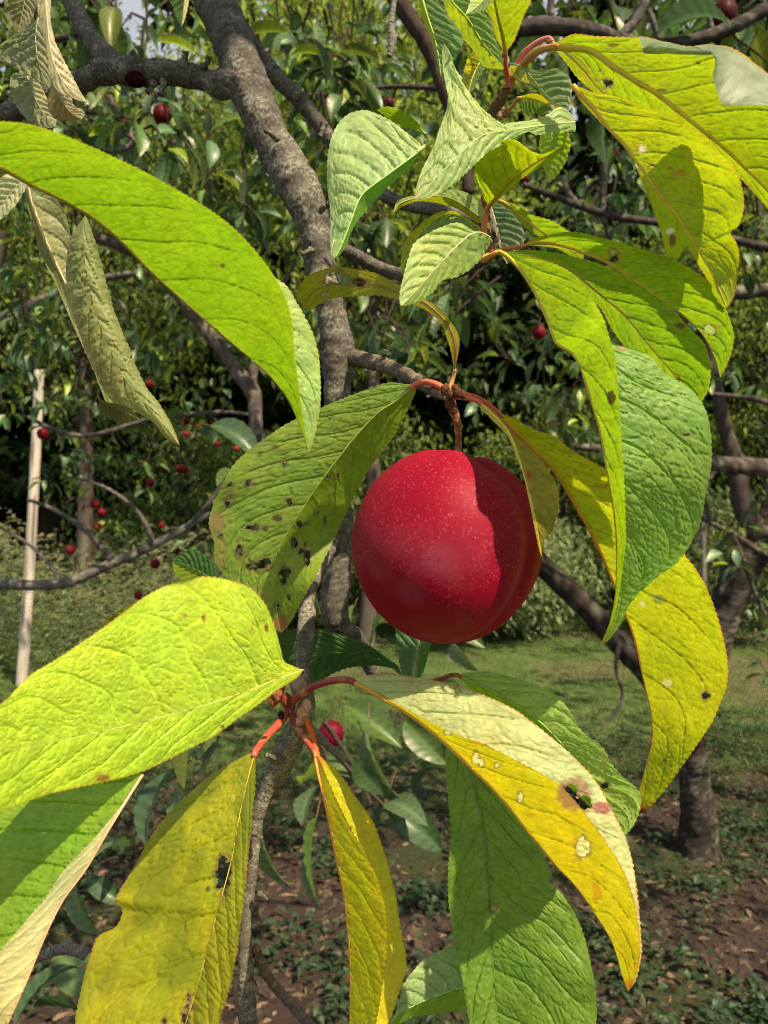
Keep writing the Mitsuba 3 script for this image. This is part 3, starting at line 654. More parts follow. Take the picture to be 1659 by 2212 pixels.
def leaf(mid, e1, e2, d, c1, c2=None, t1=(-.5,), t2=(.5,), k1=(-2.2, 2.2), k2=(-2.2, 2.2), label=None, up1=None, up2=None, holes=(), spots=(), tip=None, rim=.0, rimc=(.42, .14, .03),
         vein=(None, None), midc=None, midr=4.0, petiole=None, petr=5.0, petc=(.42, .07, .045), cup=(.10, .10), wave=.03, seed=1, serr=3.0, pil=1.0, blotch=None, curl=None, fold_round=0.0, mottle=.16, mesh=3.5, nv=9.0, basec=None):
    """One blade: midrib and two edges (base to tip) as seen in the frame, d the distance along the midrib. Each half's slope is found from how it meets the sun."""
    g = np.random.default_rng(seed)
    lp = np.linalg.norm(np.diff(np.array(mid, float), axis=0), axis=1).sum()
    N = int(np.clip(lp / mesh, 40, 330))
    m = spl(mid, N); tt = np.linspace(0, 1, N)
    dd = np.asarray(d, float)
    dm = PchipInterpolator(np.linspace(0, 1, len(dd)), dd)(tt) if len(dd) > 2 else np.interp(tt, [0, 1], dd)
    m3 = P(m[:, 0], m[:, 1], dm)
    parts = []
    for h, (ep, tg, kk, col, up, vc, cp) in enumerate(((e1, t1, k1, c1, up1, vein[0], cup[0]), (e2, t2, k2, c2 or c1, up2, vein[1], cup[1]))):
        if ep is None: continue
        e = spl([mid[0]] + list(ep) + [mid[-1]], N)
        raw = e - m; wp = np.linalg.norm(raw, axis=1) + 1e-6
        ws = gaussian_filter1d(wp, 3)
        el = np.concatenate([[0], np.cumsum(np.linalg.norm(np.diff(e, axis=0), axis=1))])
        ph = el / 12.5 + .25 * np.sin(el / 31 + seed)
        saw = (ph % 1.0)
        teeth = raw / wp[:, None] * (serr * (np.where(saw < .75, saw / .75, (1 - saw) / .25) - .5) * np.clip(ws / 22, 0, 1) * np.clip(tt * 12, 0, 1))[:, None]
        wm = gaussian_filter1d(wp, N * .02) * dm / F
        k = tilt(m3, dm, e, wm, tg, *kk)
        K = int(np.clip(np.percentile(wp, 90) * 1.25 / mesh, 8, 120))
        v = np.linspace(0, 1, K) ** .92
        upf = (np.mean(tg) > 0) if up is None else up
        bulge = (-1 if upf else 1) * cp * 4 * v * (1 - v * .85)          # quilted halves swell towards the upper face
        wav = wave * np.sin(tt * 17 + seed * 2 + h)[:, None] * v[None] ** 2 + wave * .8 * np.sin(tt * 41 + seed + 2 * h)[:, None] * v[None] ** 3
        dep = dm[:, None] + wm[:, None] * (k[:, None] * v[None] + bulge[None] * .5 + wav)
        if fold_round: dep = dep + fold_round * wm[:, None] * (1 - np.sqrt(1 - np.clip(v, 0, .995) ** 2))[None]
        vt = np.maximum(0, 1 - (1 - v) * np.maximum(gaussian_filter1d(wp, 3), 6)[:, None] / 9) ** 1.3
        px = m[:, None, 0] + raw[:, None, 0] * v[None] + teeth[:, None, 0] * vt; py = m[:, None, 1] + raw[:, None, 1] * v[None] + teeth[:, None, 1] * vt
        pos = P(px, py, dep)
        # veins
        L = el[-1]
        lead = .13 * v + .10 * v * v
        phv = (tt[:, None] - lead[None]) * nv + .35 * (meshkit.noise(np.stack([tt[:, None] * 6 + 0 * v, v[None] * 3 + 0 * tt[:, None], 0 * px + seed + h], -1)) - .5) + .5 * h
        fr = phv - np.round(phv)
        dist = np.abs(fr) / nv * L * .8
        fade0 = np.clip(ws / 25, 0, 1)[:, None]
        ve = np.exp(-(dist / 2.4) ** 2) * (1 - sstep(.72, .97, v))[None] * sstep(0.0, .06, tt)[:, None]
        A = np.stack([tt[:, None] * L + 0 * px, v[None] * ws[:, None] + 0 * px], -1)
        npts = int(max(20, L * np.mean(ws) / 100))
        cells = np.stack([g.uniform(0, L, npts), g.uniform(0, max(ws.max(), 4), npts)], -1)
        dk, _ = cKDTree(cells).query(A.reshape(-1, 2), k=2)
        gap = (dk[:, 1] - dk[:, 0]).reshape(px.shape)
        te = np.exp(-(gap / 2.6) ** 2)
        npc = int(max(10, L * np.mean(ws) / 620))                          # wider meshes of the net, drawn out along the side veins
        cc = np.stack([g.uniform(0, L, npc), g.uniform(0, max(ws.max(), 4), npc)], -1)
        sh = lambda q: np.stack([(q[:, 0] - q[:, 1] * .55) * 1.25, q[:, 1] * .8], -1)
        dk, _ = cKDTree(sh(cc)).query(sh(A.reshape(-1, 2)), k=2)
        te2 = np.exp(-((dk[:, 1] - dk[:, 0]).reshape(px.shape) / 2.8) ** 2) * fade0
        pill = np.sqrt(np.clip(1 - np.abs(2 * fr) ** 2.2, 0, 1)); pill = 1 - np.abs(2 * np.abs(fr) - 1) ** 1.6
        nx = np.cross(np.gradient(pos, axis=0), np.gradient(pos, axis=1)); nx /= np.linalg.norm(nx, axis=-1, keepdims=True) + 1e-15
        nx *= -np.sign((nx * (pos - [0, 0, EYE])).sum(-1, keepdims=True) + 1e-15)
        sg = 1 if upf else -1
        fade = (np.clip(ws / 25, 0, 1)[:, None] * (1 - .6 * sstep(.9, 1, v))[None])
        hgt = (.00014 * pill - .00026 * ve - .00010 * te - .00014 * te2 + .00026 * (meshkit.fbm(pos / .006, 3, seed) - .5)) * pil * (2.3 if upf else 1.1) * fade * np.clip(wm / .007, .15, 1)[:, None]
        pos = pos + nx * (sg * hgt)[..., None]
        # colour
        c = np.empty(px.shape + (3,)); c[:] = np.asarray(col)
        c *= (1 + mottle * 2 * (meshkit.fbm(pos / .008, 4, seed + 3) - .5) + .22 * (meshkit.noise(pos / .0009, seed) - .5) + .16 * (meshkit.noise(pos / .0022, seed + 1) - .5))[..., None]
        hue = (meshkit.fbm(pos / .014, 3, seed + 6) - .5)[..., None]
        c *= 1 + hue * np.array([.35, .0, -.2])
        vc = (.72 if not upf else 1.18) if vc is None else vc
        c *= (1 + (vc - 1) * ve * .9 + (vc - 1) * (.55 if vc < 1 else .32) * te + (vc - 1) * (.55 if vc < 1 else .4) * te2 * (1 - ve))[..., None]
        if midc is not None:
            c = mixc(c, np.array(midc), np.clip(1.2 - v * ws[:, None] / 6.0, 0, 1) * np.clip(1.15 - tt, 0, 1)[:, None] * .8)
        if basec is not None:
            c = mixc(c, np.array(basec[:3]), (1 - sstep(0, basec[3], tt))[:, None] * np.ones_like(px) * .8)
        if rim:
            c = mixc(c, np.array(rimc), rim * sstep(1 - 4.5 / np.maximum(ws[:, None], 9), 1, v[None] + 0 * px) * (.5 + meshkit.noise(pos / .004, seed)))
        if tip is not None:
            tn = tt[:, None] + .02 * (meshkit.noise(pos / .003, seed + 1) - .5)
            c = mixc(c, np.array(tip[:3]), sstep(tip[3], tip[3] + .035, tn) * .92)
            if len(tip) > 4: c = mixc(c, np.array([.10, .02, .015]), sstep(tip[4], tip[4] + .02, tn))
        if blotch is not None:                                             # uneven yellowing
            c = mixc(c, np.array(blotch[:3]), sstep(.5 - blotch[4], .5 + blotch[4], meshkit.fbm(pos / .016, 3, seed + 12) + blotch[3]))
        for s in spots:
            q = ((px - s[0]) / s[2]) ** 2 + ((py - s[1]) / s[3]) ** 2
            q = np.sqrt(q) * (1 + .5 * (meshkit.fbm(np.stack([px / 9, py / 9, px * 0 + seed], -1), 2) - .5))
            c = mixc(c, np.array(s[4]), (1 - sstep(.75, 1.1, q)) * (s[5] if len(s) > 5 else .9))
        dead = np.zeros(px.shape, bool)
        for q in holes:
            if len(q) > 4 and q[4] != h and q[4] != 2: continue
            r = np.sqrt(((px - q[0]) / q[2]) ** 2 + ((py - q[1]) / q[3]) ** 2)
            r = r * (1 + .9 * (meshkit.fbm(np.stack([px / 7, py / 7, px * 0 + seed], -1), 3) - .5))
            c = mixc(c, np.array([.25, .16, .075]), (1 - sstep(.95, 1.3, r)) * .65)
            dead |= r < .88
        f = grid_faces(N, K)
        f = f[~dead.reshape(-1)[f].all(1)]
        if h == 0: EDGE['e'] = (px[:, -1], py[:, -1], pos[:, -1, 1])
        parts.append((pos.reshape(-1, 3), f, c.reshape(-1, 3)))
    v, f, c = join(parts)
    key = add(near + '__leaf', v, f, c, 'leaf_tissue'); FG.append(key); EDGE[key] = EDGE['e']
    if label: labels[key] = {'label': label}
    # midrib
    r = np.interp(tt, [0, .5, 1], [midr, midr * .55, .7]) * dm / F
    mc = np.array(midc if midc is not None else np.array(c1) * .9)
    vv, ff, sa = tube(m3[::3], r[::3], 7)
    add(key + '__midrib', vv, ff, col3(mc, len(vv)) * (.85 + .3 * meshkit.noise(vv / .003, seed)[:, None]), 'waxy')
    if petiole:
        q = np.array([(p[0], p[1], p[2]) for p in petiole] + [(m[0, 0], m[0, 1], dm[0]), (m[4, 0], m[4, 1], dm[4])])
        pr = np.linspace(petr * 1.15, petr * .85, len(q)) * q[:, 2] / F
        vv, ff, sa = tube(P(q[:, 0], q[:, 1], q[:, 2]), pr, 12, 40, .08, seed)
        pc = np.asarray(petc) * (.75 + .5 * meshkit.fbm(vv / .002, 3, seed)[:, None])
        add(key + '__petiole', vv, ff, mixc(pc, np.array([.45, .32, .05]), sstep(.55, .75, meshkit.fbm(vv / .004, 3, seed + 4)) * .5), 'waxy')
    return key


YG, LIME, YEL, SIL, DEEP = (.44, .57, .010), (.30, .52, .010), (.67, .68, .02), (.42, .60, .16), (.05, .13, .03)
BR, TAN = (.14, .07, .03), (.62, .55, .30)
UPV = 1.0
# big glowing leaf crossing the left of the frame
leaf([(-170, 285), (-60, 335), (0, 362), (60, 395), (150, 440), (250, 510), (340, 600), (430, 680), (500, 740), (560, 790), (610, 845), (642, 905), (667, 980)],
     [(-90, 265), (0, 262), (90, 275), (200, 318), (300, 365), (400, 420), (490, 480), (550, 540), (600, 610), (630, 690), (640, 790), (652, 885)],
     [(-60, 290), (60, 330), (200, 380), (350, 455), (480, 530), (570, 585), (612, 612), (642, 655), (676, 720), (691, 790), (692, 870), (683, 930)],
     (.128, .135, .145, .155, .163, .170), LIME, SIL, (-.5,), (.62,), (-2.2, .5), (.5, 3), 'bright glowing green leaf arching across the left side', False, True, spots=[(480, 575, 7, 6, BR), (572, 512, 5, 5, BR)],
     midc=(.40, .33, .03), midr=6, rim=.6, rimc=(.50, .50, .02), tip=(.4, .12, .03, .975), seed=3, pil=.7)
# bright leaf at the lower left
leaf([(655, 1447), (610, 1462), (540, 1490), (450, 1520), (350, 1548), (240, 1575), (130, 1600), (0, 1625), (-120, 1640), (-240, 1640)],
     [(640, 1441), (620, 1433), (607, 1405), (597, 1365), (580, 1318), (546, 1274), (510, 1257), (440, 1245), (370, 1260), (300, 1297), (230, 1350), (150, 1405), (70, 1455), (0, 1520), (-120, 1570)],
     [(640, 1466), (600, 1492), (540, 1535), (470, 1585), (400, 1622), (320, 1662), (220, 1690), (120, 1712), (0, 1750), (-120, 1730)],
     (.205, .185, .165, .145, .125, .11), (.54, .74, .05), (.48, .70, .04), (.62,), (.55,), (-1.6, 1.6), (-1.6, 1.6), 'broad bright yellow green leaf at the lower left, nearest to us', True, True,
     spots=[(440, 1337, 4, 9, (.35, .12, .03)), (398, 1330, 5, 6, (.5, .25, .06), .6), (577, 1357, 4, 10, (.25, .08, .03)), (543, 1355, 4, 9, (.55, .3, .08), .6), (222, 1680, 18, 9, (.4, .18, .05), .8), (480, 1570, 5, 5, BR)],
     vein=(1.4, 1.4), midc=(.62, .75, .12), midr=1.2, rim=.7, rimc=(.55, .25, .04), seed=4, pil=.8)
# green leaf under it with its pale half folded forward
leaf([(308, 1674), (245, 1775), (190, 1870), (130, 1955), (90, 2040), (55, 2125), (15, 2215), (-40, 2330)],
     [(230, 1650), (120, 1660), (0, 1690), (-120, 1740), (-220, 1830), (-260, 1950), (-240, 2100), (-150, 2240)],
     [(300, 1688), (258, 1745), (200, 1815), (146, 1870), (85, 1955), (28, 2022), (-25, 2090), (-60, 2200)],
     (.165, .155, .150, .145, .14, .14), (.26, .46, .03), (.74, .72, .34), (.5,), (.6,), (0, 2.2), (-2.4, -.3), 'green leaf at the lower left edge, its pale half folded forward', True, False,
     midc=(.62, .34, .20), midr=3, seed=5, vein=(1.1, .9), pil=1.1)
# olive yellow leaf at the bottom left
leaf([(552, 1622), (522, 1740), (497, 1870), (462, 2000), (430, 2120), (395, 2230), (355, 2400)],
     [(538, 1628), (510, 1642), (465, 1667), (410, 1712), (350, 1772), (312, 1830), (290, 1872), (258, 1925), (248, 1942), (262, 1966), (254, 1996), (205, 2032), (182, 2110), (166, 2180), (168, 2240), (240, 2340)],
     [(552, 1660), (550, 1720), (542, 1800), (532, 1900), (520, 2000), (505, 2100), (482, 2185), (455, 2270), (410, 2350)],
     (.205, .19, .18, .172, .165, .16), (.48, .48, .02), (.42, .44, .02), (.45,), (.04,), (-1.6, 1.6), (-1.9, 1.9), 'olive yellow leaf at the bottom left with one long hole', True, True,
     holes=[(481, 1888, 19, 42), (407, 2165, 6, 26), (400, 2200, 10, 18), (355, 2205, 7, 10)], spots=[(449, 1920, 5, 8, BR)], petiole=[(623, 1528, .243), (605, 1560, .236), (575, 1592, .222)], petr=8,
     midc=(.42, .35, .02), midr=1.5, rim=.7, seed=6, blotch=(.30, .36, .02, -.05, .10), vein=(1.25, 1.2))
# hanging yellow folded leaf at the bottom
leaf([(680, 1625), (688, 1670), (702, 1725), (725, 1843), (740, 1915), (750, 1990), (756, 2080), (757, 2160), (754, 2240), (740, 2350)],
     [(689, 1640), (715, 1700), (750, 1775), (790, 1843), (826, 1930), (836, 1993), (836, 2068), (824, 2143), (812, 2215), (780, 2300)],
     [(695, 1636), (725, 1660), (765, 1715), (800, 1765), (831, 1843), (859, 1955), (866, 2005), (879, 2083), (870, 2120), (846, 2195), (800, 2290)],
     (.222, .21, .20, .192, .186, .18), YEL, (.64, .62, .03), (-.35,), (-.2,), (-2.2, .3), (.4, 3), 'long yellow folded leaf hanging at the bottom below the twig', False, True, spots=[(757, 1788, 3, 4, BR), (768, 2050, 3, 3, BR)],
     petiole=[(622, 1528, .243), (640, 1565, .236), (662, 1600, .228)], petr=6.5, petc=(.32, .045, .04), midc=(.60, .30, .03), midr=5, rim=.8, rimc=(.60, .26, .03), seed=7, basec=(.62, .36, .05, .08))
# yellow and pale leaf, lower right
leaf([(755, 1470), (830, 1510), (905, 1558), (962, 1606), (1020, 1661), (1085, 1726), (1140, 1796), (1190, 1856), (1245, 1916), (1290, 1981), (1325, 2041), (1345, 2110), (1357, 2141)],
     [(790, 1486), (850, 1517), (930, 1560), (1000, 1592), (1045, 1608), (1130, 1650), (1200, 1690), (1270, 1765), (1320, 1835), (1355, 1900), (1375, 1975), (1383, 2050), (1373, 2110)],
     [(790, 1459), (830, 1456), (915, 1465), (1030, 1495), (1130, 1545), (1200, 1600), (1260, 1655), (1295, 1700), (1325, 1755), (1352, 1810), (1368, 1870), (1378, 1940), (1386, 2040), (1376, 2110)],
     (.218, .205, .195, .187, .180, .172), (.72, .66, .015), (.58, .66, .28), (-.42,), (.75,), (-2.2, .3), (.4, 3), 'long yellow leaf with pale upper half and eaten holes, lower right', False, True,
     holes=[(967, 1582, 9, 6, 0), (1028, 1638, 9, 16, 0), (1040, 1648, 7, 12, 0), (1073, 1654, 8, 6, 0), (1124, 1722, 8, 13, 0), (1258, 1830, 16, 24, 0), (1235, 1708, 17, 22, 1), (1258, 1735, 24, 20, 1), (987, 1497, 9, 10, 1)],
     spots=[(1240, 1715, 40, 38, (.34, .16, .10), .8), (1300, 1745, 26, 14, (.30, .03, .05), .85), (1146, 1762, 8, 6, (.6, .25, .02), .5), (1290, 1930, 12, 24, (.62, .3, .02), .6)],
     petiole=[(622, 1524, .24), (640, 1508, .232), (680, 1482, .225), (720, 1470, .221)], petr=8, petc=(.24, .03, .03), midc=(.50, .30, .03), midr=6, rim=.75, rimc=(.60, .22, .02), seed=8, tip=(.55, .2, .02, .96), vein=(.8, .9))
# green leaf hanging behind it
leaf([(985, 1600), (1005, 1640), (1030, 1715), (1047, 1797), (1057, 1925), (1062, 2025), (1075, 2212), (1090, 2400)],
     [(966, 1602), (962, 1640), (968, 1724), (974, 1800), (968, 1880), (970, 1960), (985, 2050), (1004, 2150), (1017, 2222), (1050, 2330)],
     [(1020, 1620), (1070, 1690), (1110, 1752), (1160, 1822), (1192, 1890), (1183, 1902), (1215, 1932), (1255, 2002), (1275, 2075), (1288, 2212), (1220, 2330)],
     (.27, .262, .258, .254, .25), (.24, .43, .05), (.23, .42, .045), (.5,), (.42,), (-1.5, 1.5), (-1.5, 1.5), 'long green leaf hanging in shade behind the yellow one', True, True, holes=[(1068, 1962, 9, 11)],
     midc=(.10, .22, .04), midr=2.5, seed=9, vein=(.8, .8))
leaf([(985, 1458), (1060, 1492), (1130, 1532), (1200, 1592), (1260, 1662), (1310, 1732), (1352, 1804)],
     [(1040, 1512), (1140, 1610), (1240, 1710), (1310, 1780)], [(1020, 1452), (1060, 1452), (1130, 1470), (1182, 1490), (1227, 1530), (1256, 1578), (1300, 1612), (1332, 1665), (1375, 1702), (1383, 1715), (1375, 1770)],
     (.235, .222, .212, .206), (.28, .52, .02), (.34, .52, .12), (-.3,), (.65, .65, .3, -.4, -.5), (-1.5, 1.5), (-1.5, 1.5), 'green leaf peeping out above the yellow lower right leaf', False, True, holes=[(1307, 1697, 14, 9, 1)],
     petiole=[(930, 1475, .255), (955, 1466, .25)], petr=5, petc=(.22, .04, .03), midc=(.2, .36, .06), midr=3, seed=10)
# long yellow leaf right of the plum
leaf([(1075, 893), (1130, 947), (1190, 1008), (1230, 1068), (1270, 1138), (1303, 1204), (1332, 1275), (1356, 1337), (1373, 1387), (1392, 1474), (1404, 1525), (1410, 1575), (1404, 1627), (1390, 1675), (1378, 1720), (1376, 1762)],
     [(1110, 903), (1150, 926), (1195, 942), (1240, 975), (1290, 1003), (1340, 1030), (1400, 1085), (1450, 1145), (1475, 1192), (1505, 1232), (1530, 1277), (1550, 1332), (1567, 1397), (1571, 1475), (1558, 1515), (1530, 1575), (1495, 1625), (1460, 1675), (1420, 1727)],
     [(1090, 898), (1160, 950), (1230, 1010), (1290, 1080), (1350, 1170), (1400, 1280), (1440, 1400), (1450, 1500), (1440, 1600), (1400, 1700)],
     (.218, .224, .232, .234, .23, .226), (.55, .64, .014), (.45, .5, .03), (-.5, -.5, -.5, -.3), (.4,), (-2, 1.2), (.6, 3), 'long yellow leaf curving down right of the plum', False, True, holes=[(1526, 1503, 10, 10, 0), (1243, 1021, 4, 6, 0)],
     spots=[(1425, 1295, 15, 12, (.20, .26, .05), .8), (1388, 1305, 7, 7, (.75, .7, .35), .8), (1442, 1475, 9, 8, (.8, .75, .4), .8), (1436, 1642, 5, 6, BR), (1310, 1050, 30, 5, (.45, .16, .03), .5), (1230, 985, 5, 4, (.5, .2, .03))],
     petiole=[(988, 852, .216), (1020, 858, .216), (1050, 872, .217)], petr=7, petc=(.50, .055, .03), midc=(.62, .33, .03), midr=6, rim=.75, rimc=(.62, .24, .02), tip=(.45, .05, .02, .955, .98), seed=12, vein=(.72, .9))
# long glowing leaf with blue green far half
leaf([(1062, 552), (1080, 544), (1100, 557), (1130, 590), (1160, 640), (1180, 685), (1200, 737), (1238, 765), (1256, 795), (1272, 848), (1290, 907), (1305, 977), (1315, 1037), (1325, 1097), (1331, 1162), (1332, 1212), (1330, 1277), (1320, 1335), (1297, 1393)],
     [(1075, 546), (1112, 546), (1170, 560), (1220, 580), (1255, 610), (1285, 655), (1307, 697), (1319, 737), (1331, 787), (1337, 862), (1342, 937), (1347, 1012), (1350, 1087), (1352, 1162), (1347, 1215), (1338, 1280), (1325, 1340)],
     [(1110, 552), (1170, 568), (1230, 610), (1290, 680), (1330, 742), (1362, 752), (1398, 765), (1440, 808), (1482, 834), (1515, 867), (1531, 907), (1537, 962), (1535, 1017), (1523, 1077), (1515, 1122), (1490, 1177), (1460, 1217), (1420, 1247), (1385, 1277), (1357, 1312), (1345, 1340), (1315, 1383)],
     (.205, .191, .177, .176, .187, .196), (.36, .55, .010), (.22, .41, .065), (-.5,), (.42, .45, .4, .2), (-2.2, .3), (.3, 2.2), 'long leaf, glowing yellow green outside and blue green inside, right', False, True,
     holes=[(1485, 939, 10, 5, 1)], spots=[(1320, 860, 9, 17, (.05, .03, .01)), (1345, 752, 12, 9, (.5, .32, .2), .8)], midc=(.50, .40, .03), midr=5, tip=(.45, .20, .12, .972), seed=13, vein=(.8, 1.25), cup=(.06, .16), petr=6, petc=(.52, .25, .03),
     petiole=[(1055, 552, .222)])
# two glowing leaves of the same shoot
leaf([(1128, 532), (1160, 524), (1200, 527), (1244, 540), (1314, 569), (1364, 601), (1419, 639), (1460, 668), (1500, 702), (1530, 742), (1556, 816)],
     [(1155, 514), (1185, 507), (1244, 501), (1319, 519), (1394, 541), (1444, 556), (1484, 576), (1519, 599), (1552, 634), (1569, 669), (1580, 701), (1585, 737), (1573, 782)],
     [(1170, 532), (1244, 545), (1320, 575), (1400, 622), (1450, 655), (1500, 690), (1536, 705), (1560, 745)],
     (.215, .205, .197, .19, .186), (.30, .50, .010), (.24, .44, .02), (-.52,), (.3,), (-2.2, .5), (.6, 3), 'glowing yellow green leaf, upper of the pair at right', False, True, holes=[(1326, 546, 13, 10, 0), (1327, 560, 13, 8, 0), (1533, 712, 17, 12, 0)], spots=[(1327, 552, 24, 20, (.5, .42, .02), .8)],
     petiole=[(1058, 548, .226), (1080, 540, .222), (1105, 535, .218)], petr=5, petc=(.42, .16, .05), midc=(.52, .38, .03), midr=4, rim=.6, rimc=(.5, .4, .02), seed=14)
leaf([(1095, 548), (1130, 548), (1175, 560), (1210, 572), (1244, 591), (1282, 624), (1319, 654), (1357, 689), (1394, 736), (1440, 790), (1480, 838), (1512, 873)],
     [(1140, 540), (1200, 546), (1300, 572), (1400, 622), (1449, 660), (1482, 702), (1518, 737), (1535, 787), (1530, 840)], [(1150, 565), (1200, 592), (1250, 628), (1294, 662), (1320, 708), (1347, 745), (1400, 785), (1440, 826), (1480, 860)],
     (.235, .228, .222, .217, .213), (.26, .46, .010), (.28, .48, .012), (-.5,), (-.45,), (-1.8, 1.8), (-1.8, 1.8), 'glowing leaf partly shaded, lower of the pair at right', False, False, spots=[(1470, 704, 12, 7, BR), (1465, 818, 5, 8, BR), (1433, 750, 3, 3, BR)],
     midc=(.34, .34, .03), midr=4, rim=.5, rimc=(.5, .4, .02), seed=15)
leaf([(1077, 434), (1100, 444), (1130, 471), (1155, 489), (1177, 506), (1205, 524), (1260, 560)], [(1112, 441), (1150, 464), (1190, 476), (1227, 499), (1258, 535)], [(1110, 462), (1140, 496), (1180, 522), (1230, 552)],
     (.25, .245, .24, .235), LIME, LIME, (-.5,), (-.35,), (-1.8, 1.8), (-1.8, 1.8), None, False, False, petiole=[(1052, 430, .256)], petr=4, petc=(.45, .2, .05), midc=(.45, .35, .03), midr=4, seed=16, rim=.4)
leaf([(1060, 446), (1076, 500), (1086, 545), (1095, 570)], [(1056, 458), (1066, 482), (1073, 512), (1080, 540)], [(1080, 442), (1105, 458), (1126, 485), (1134, 512), (1128, 532), (1112, 545)],
     (.262, .26, .258), (.42, .36, .24), (.15, .25, .11), (.5,), (.35,), (-1.2, 1.2), (-1.2, 1.2), 'small grey green leaf with dry pink edge on upper shoot', True, True, seed=17, midr=2)
leaf([(1058, 512), (1025, 503), (1003, 516), (965, 554), (937, 584), (905, 621), (882, 645), (866, 661)], [(1045, 508), (1020, 497), (997, 482), (970, 484), (940, 496), (905, 516), (890, 533), (880, 564), (872, 594), (865, 624), (863, 650)],
     [(1062, 516), (1055, 534), (1037, 561), (1005, 589), (980, 601), (957, 606), (940, 626), (920, 644), (900, 654), (880, 660)], (.20, .19, .183, .178), (.47, .64, .18), (.36, .52, .12), (.8,), (.42,), (-1.4, 1.4), (-1.4, 1.4),
     'pale green pointed leaf in front of the upper shoot', True, True, midc=(.45, .52, .22), midr=2, tip=(.62, .45, .25, .965), seed=18, vein=(.85, .85))
leaf([(1037, 494), (1016, 480), (992, 467), (966, 463), (942, 473), (910, 502), (890, 530), (878, 560), (868, 592)], [(1035, 488), (1014, 475), (989, 460), (959, 456), (934, 465), (904, 488), (879, 516), (867, 549), (866, 575)],
     [(1030, 505), (1005, 500), (985, 500), (960, 512), (935, 530), (915, 552), (898, 578), (880, 595)], (.235, .228, .222, .22), (.42, .48, .012), (.22, .33, .10), (-.45,), (.55,), (-2, 1), (0, 2.2), 'arched leaf with a glowing edge behind the pale pointed leaf', False, True, seed=19, midr=2, serr=2)
leaf([(1040, 474), (1034, 468), (1004, 446), (979, 431), (942, 423), (895, 429), (866, 438), (851, 459)], [(1045, 452), (1024, 426), (999, 413), (977, 409), (954, 417), (924, 421), (892, 424), (864, 430)], [(1032, 482), (1014, 469), (989, 452), (959, 442), (929, 436), (904, 435), (876, 443)],
     (.25, .242, .236, .232), (.30, .40, .12), (.42, .47, .012), (.6,), (-.45,), (-1.8, 1.8), (-1.8, 1.8), 'arched two toned leaf above the pale pointed leaf', True, False, seed=20, midr=2, serr=2)
leaf([(1055, 447), (1085, 412), (1130, 370), (1180, 338), (1228, 312)], [(1042, 418), (1027, 378), (1030, 345), (1052, 318), (1080, 304), (1112, 302), (1146, 326), (1174, 333), (1196, 324)], [(1075, 433), (1104, 407), (1129, 385), (1155, 369), (1185, 350), (1205, 334)],
     (.236, .226, .22, .216), (.40, .56, .010), (.36, .53, .010), (-.52,), (-.45,), (-1.6, 1.6), (-1.6, 1.6), 'glowing yellow green leaf with a bitten upper edge', False, False, petiole=[(1046, 508, .24), (1047, 480, .239), (1050, 460, .238)], petr=6, petc=(.55, .18, .03), midc=(.42, .38, .02), midr=4, seed=21)
leaf([(1242, 264), (1180, 270), (1120, 279), (1060, 287), (1010, 317), (960, 366), (915, 411), (895, 430)], [(1230, 242), (1204, 232), (1185, 246), (1142, 260), (1098, 266), (1060, 281), (1042, 258), (1010, 205), (985, 158), (958, 96), (957, 150), (968, 205), (963, 242), (949, 280), (934, 320), (910, 370), (899, 405)],
     [(1240, 284), (1204, 285), (1160, 292), (1142, 285), (1112, 297), (1080, 315), (1047, 335), (1024, 357), (995, 385), (955, 415), (915, 430)], (.226, .216, .208, .203, .20), (.44, .58, .20), (.36, .53, .16), (.78,), (.6,), (-1.5, 1.5), (-1.5, 1.5),
     'silvery twisted leaf with a pink tip, upper centre', True, True, tip=(.62, .42, .32, .965), midr=2, seed=22, vein=(1.05, 1.0), wave=.06)
leaf([(912, 320), (880, 346), (839, 376), (794, 409), (772, 439), (757, 480), (740, 525), (722, 560)], [(905, 308), (870, 280), (840, 258), (800, 241), (770, 240), (735, 262), (715, 300), (707, 350), (707, 400), (712, 440), (713, 500), (714, 548)],
     [(905, 335), (879, 369), (834, 409), (800, 446), (778, 470), (762, 495), (745, 535), (730, 555)], (.215, .212, .21, .208, .206), (.50, .70, .26), (.18, .38, .05), (.85, .85, .5, .25), (-.1,), (-1.4, 1.4), (-1.6, 1.6), 'pale silvery broad leaf left of the upper shoot', True, False,
     petiole=[(935, 305, .218)], petr=4, petc=(.3, .42, .12), midr=2, seed=23, vein=(.8, 1))
leaf([(920, 290), (905, 278), (880, 264), (850, 248), (815, 238)], [(900, 262), (870, 240), (840, 230)], [(895, 280), (868, 272), (835, 252)], (.27, .27, .27), LIME, LIME, (-.4,), (-.3,), seed=24, midr=2)
leaf([(905, -30), (925, 40), (937, 75), (945, 110), (951, 148), (951, 166)], [(890, -15), (903, 20), (919, 55), (934, 95), (946, 140)], [(937, -10), (965, 30), (985, 55), (1001, 88), (992, 112), (970, 142)], (.235, .232, .23), (.40, .52, .02), (.15, .28, .07), (-.4,), (.35,), (-2, 1.5), (-1.4, 1.4),
     'green leaf with pale veins at the top edge', False, True, vein=(.8, 1.5), holes=[(945, 67, 6, 3, 1)], midr=3, seed=25)
leaf([(960, -50), (978, 5), (1015, 46), (1045, 95), (1078, 135), (1092, 150)], [(958, 0), (972, 44), (990, 74), (1014, 99), (1030, 122), (1044, 143), (1068, 148)], [(1000, -10), (1040, 16), (1066, 66), (1079, 108), (1090, 140)], (.25, .245, .24), (.36, .51, .012), (.19, .35, .05), (-.5,), (.2,), (-1.8, 1.8), (-1.8, 1.8),
     'glowing leaf half shaded, second from left at the top', False, True, midr=3, seed=26, spots=[(1043, 128, 4, 3, BR), (1065, 135, 5, 3, BR)])
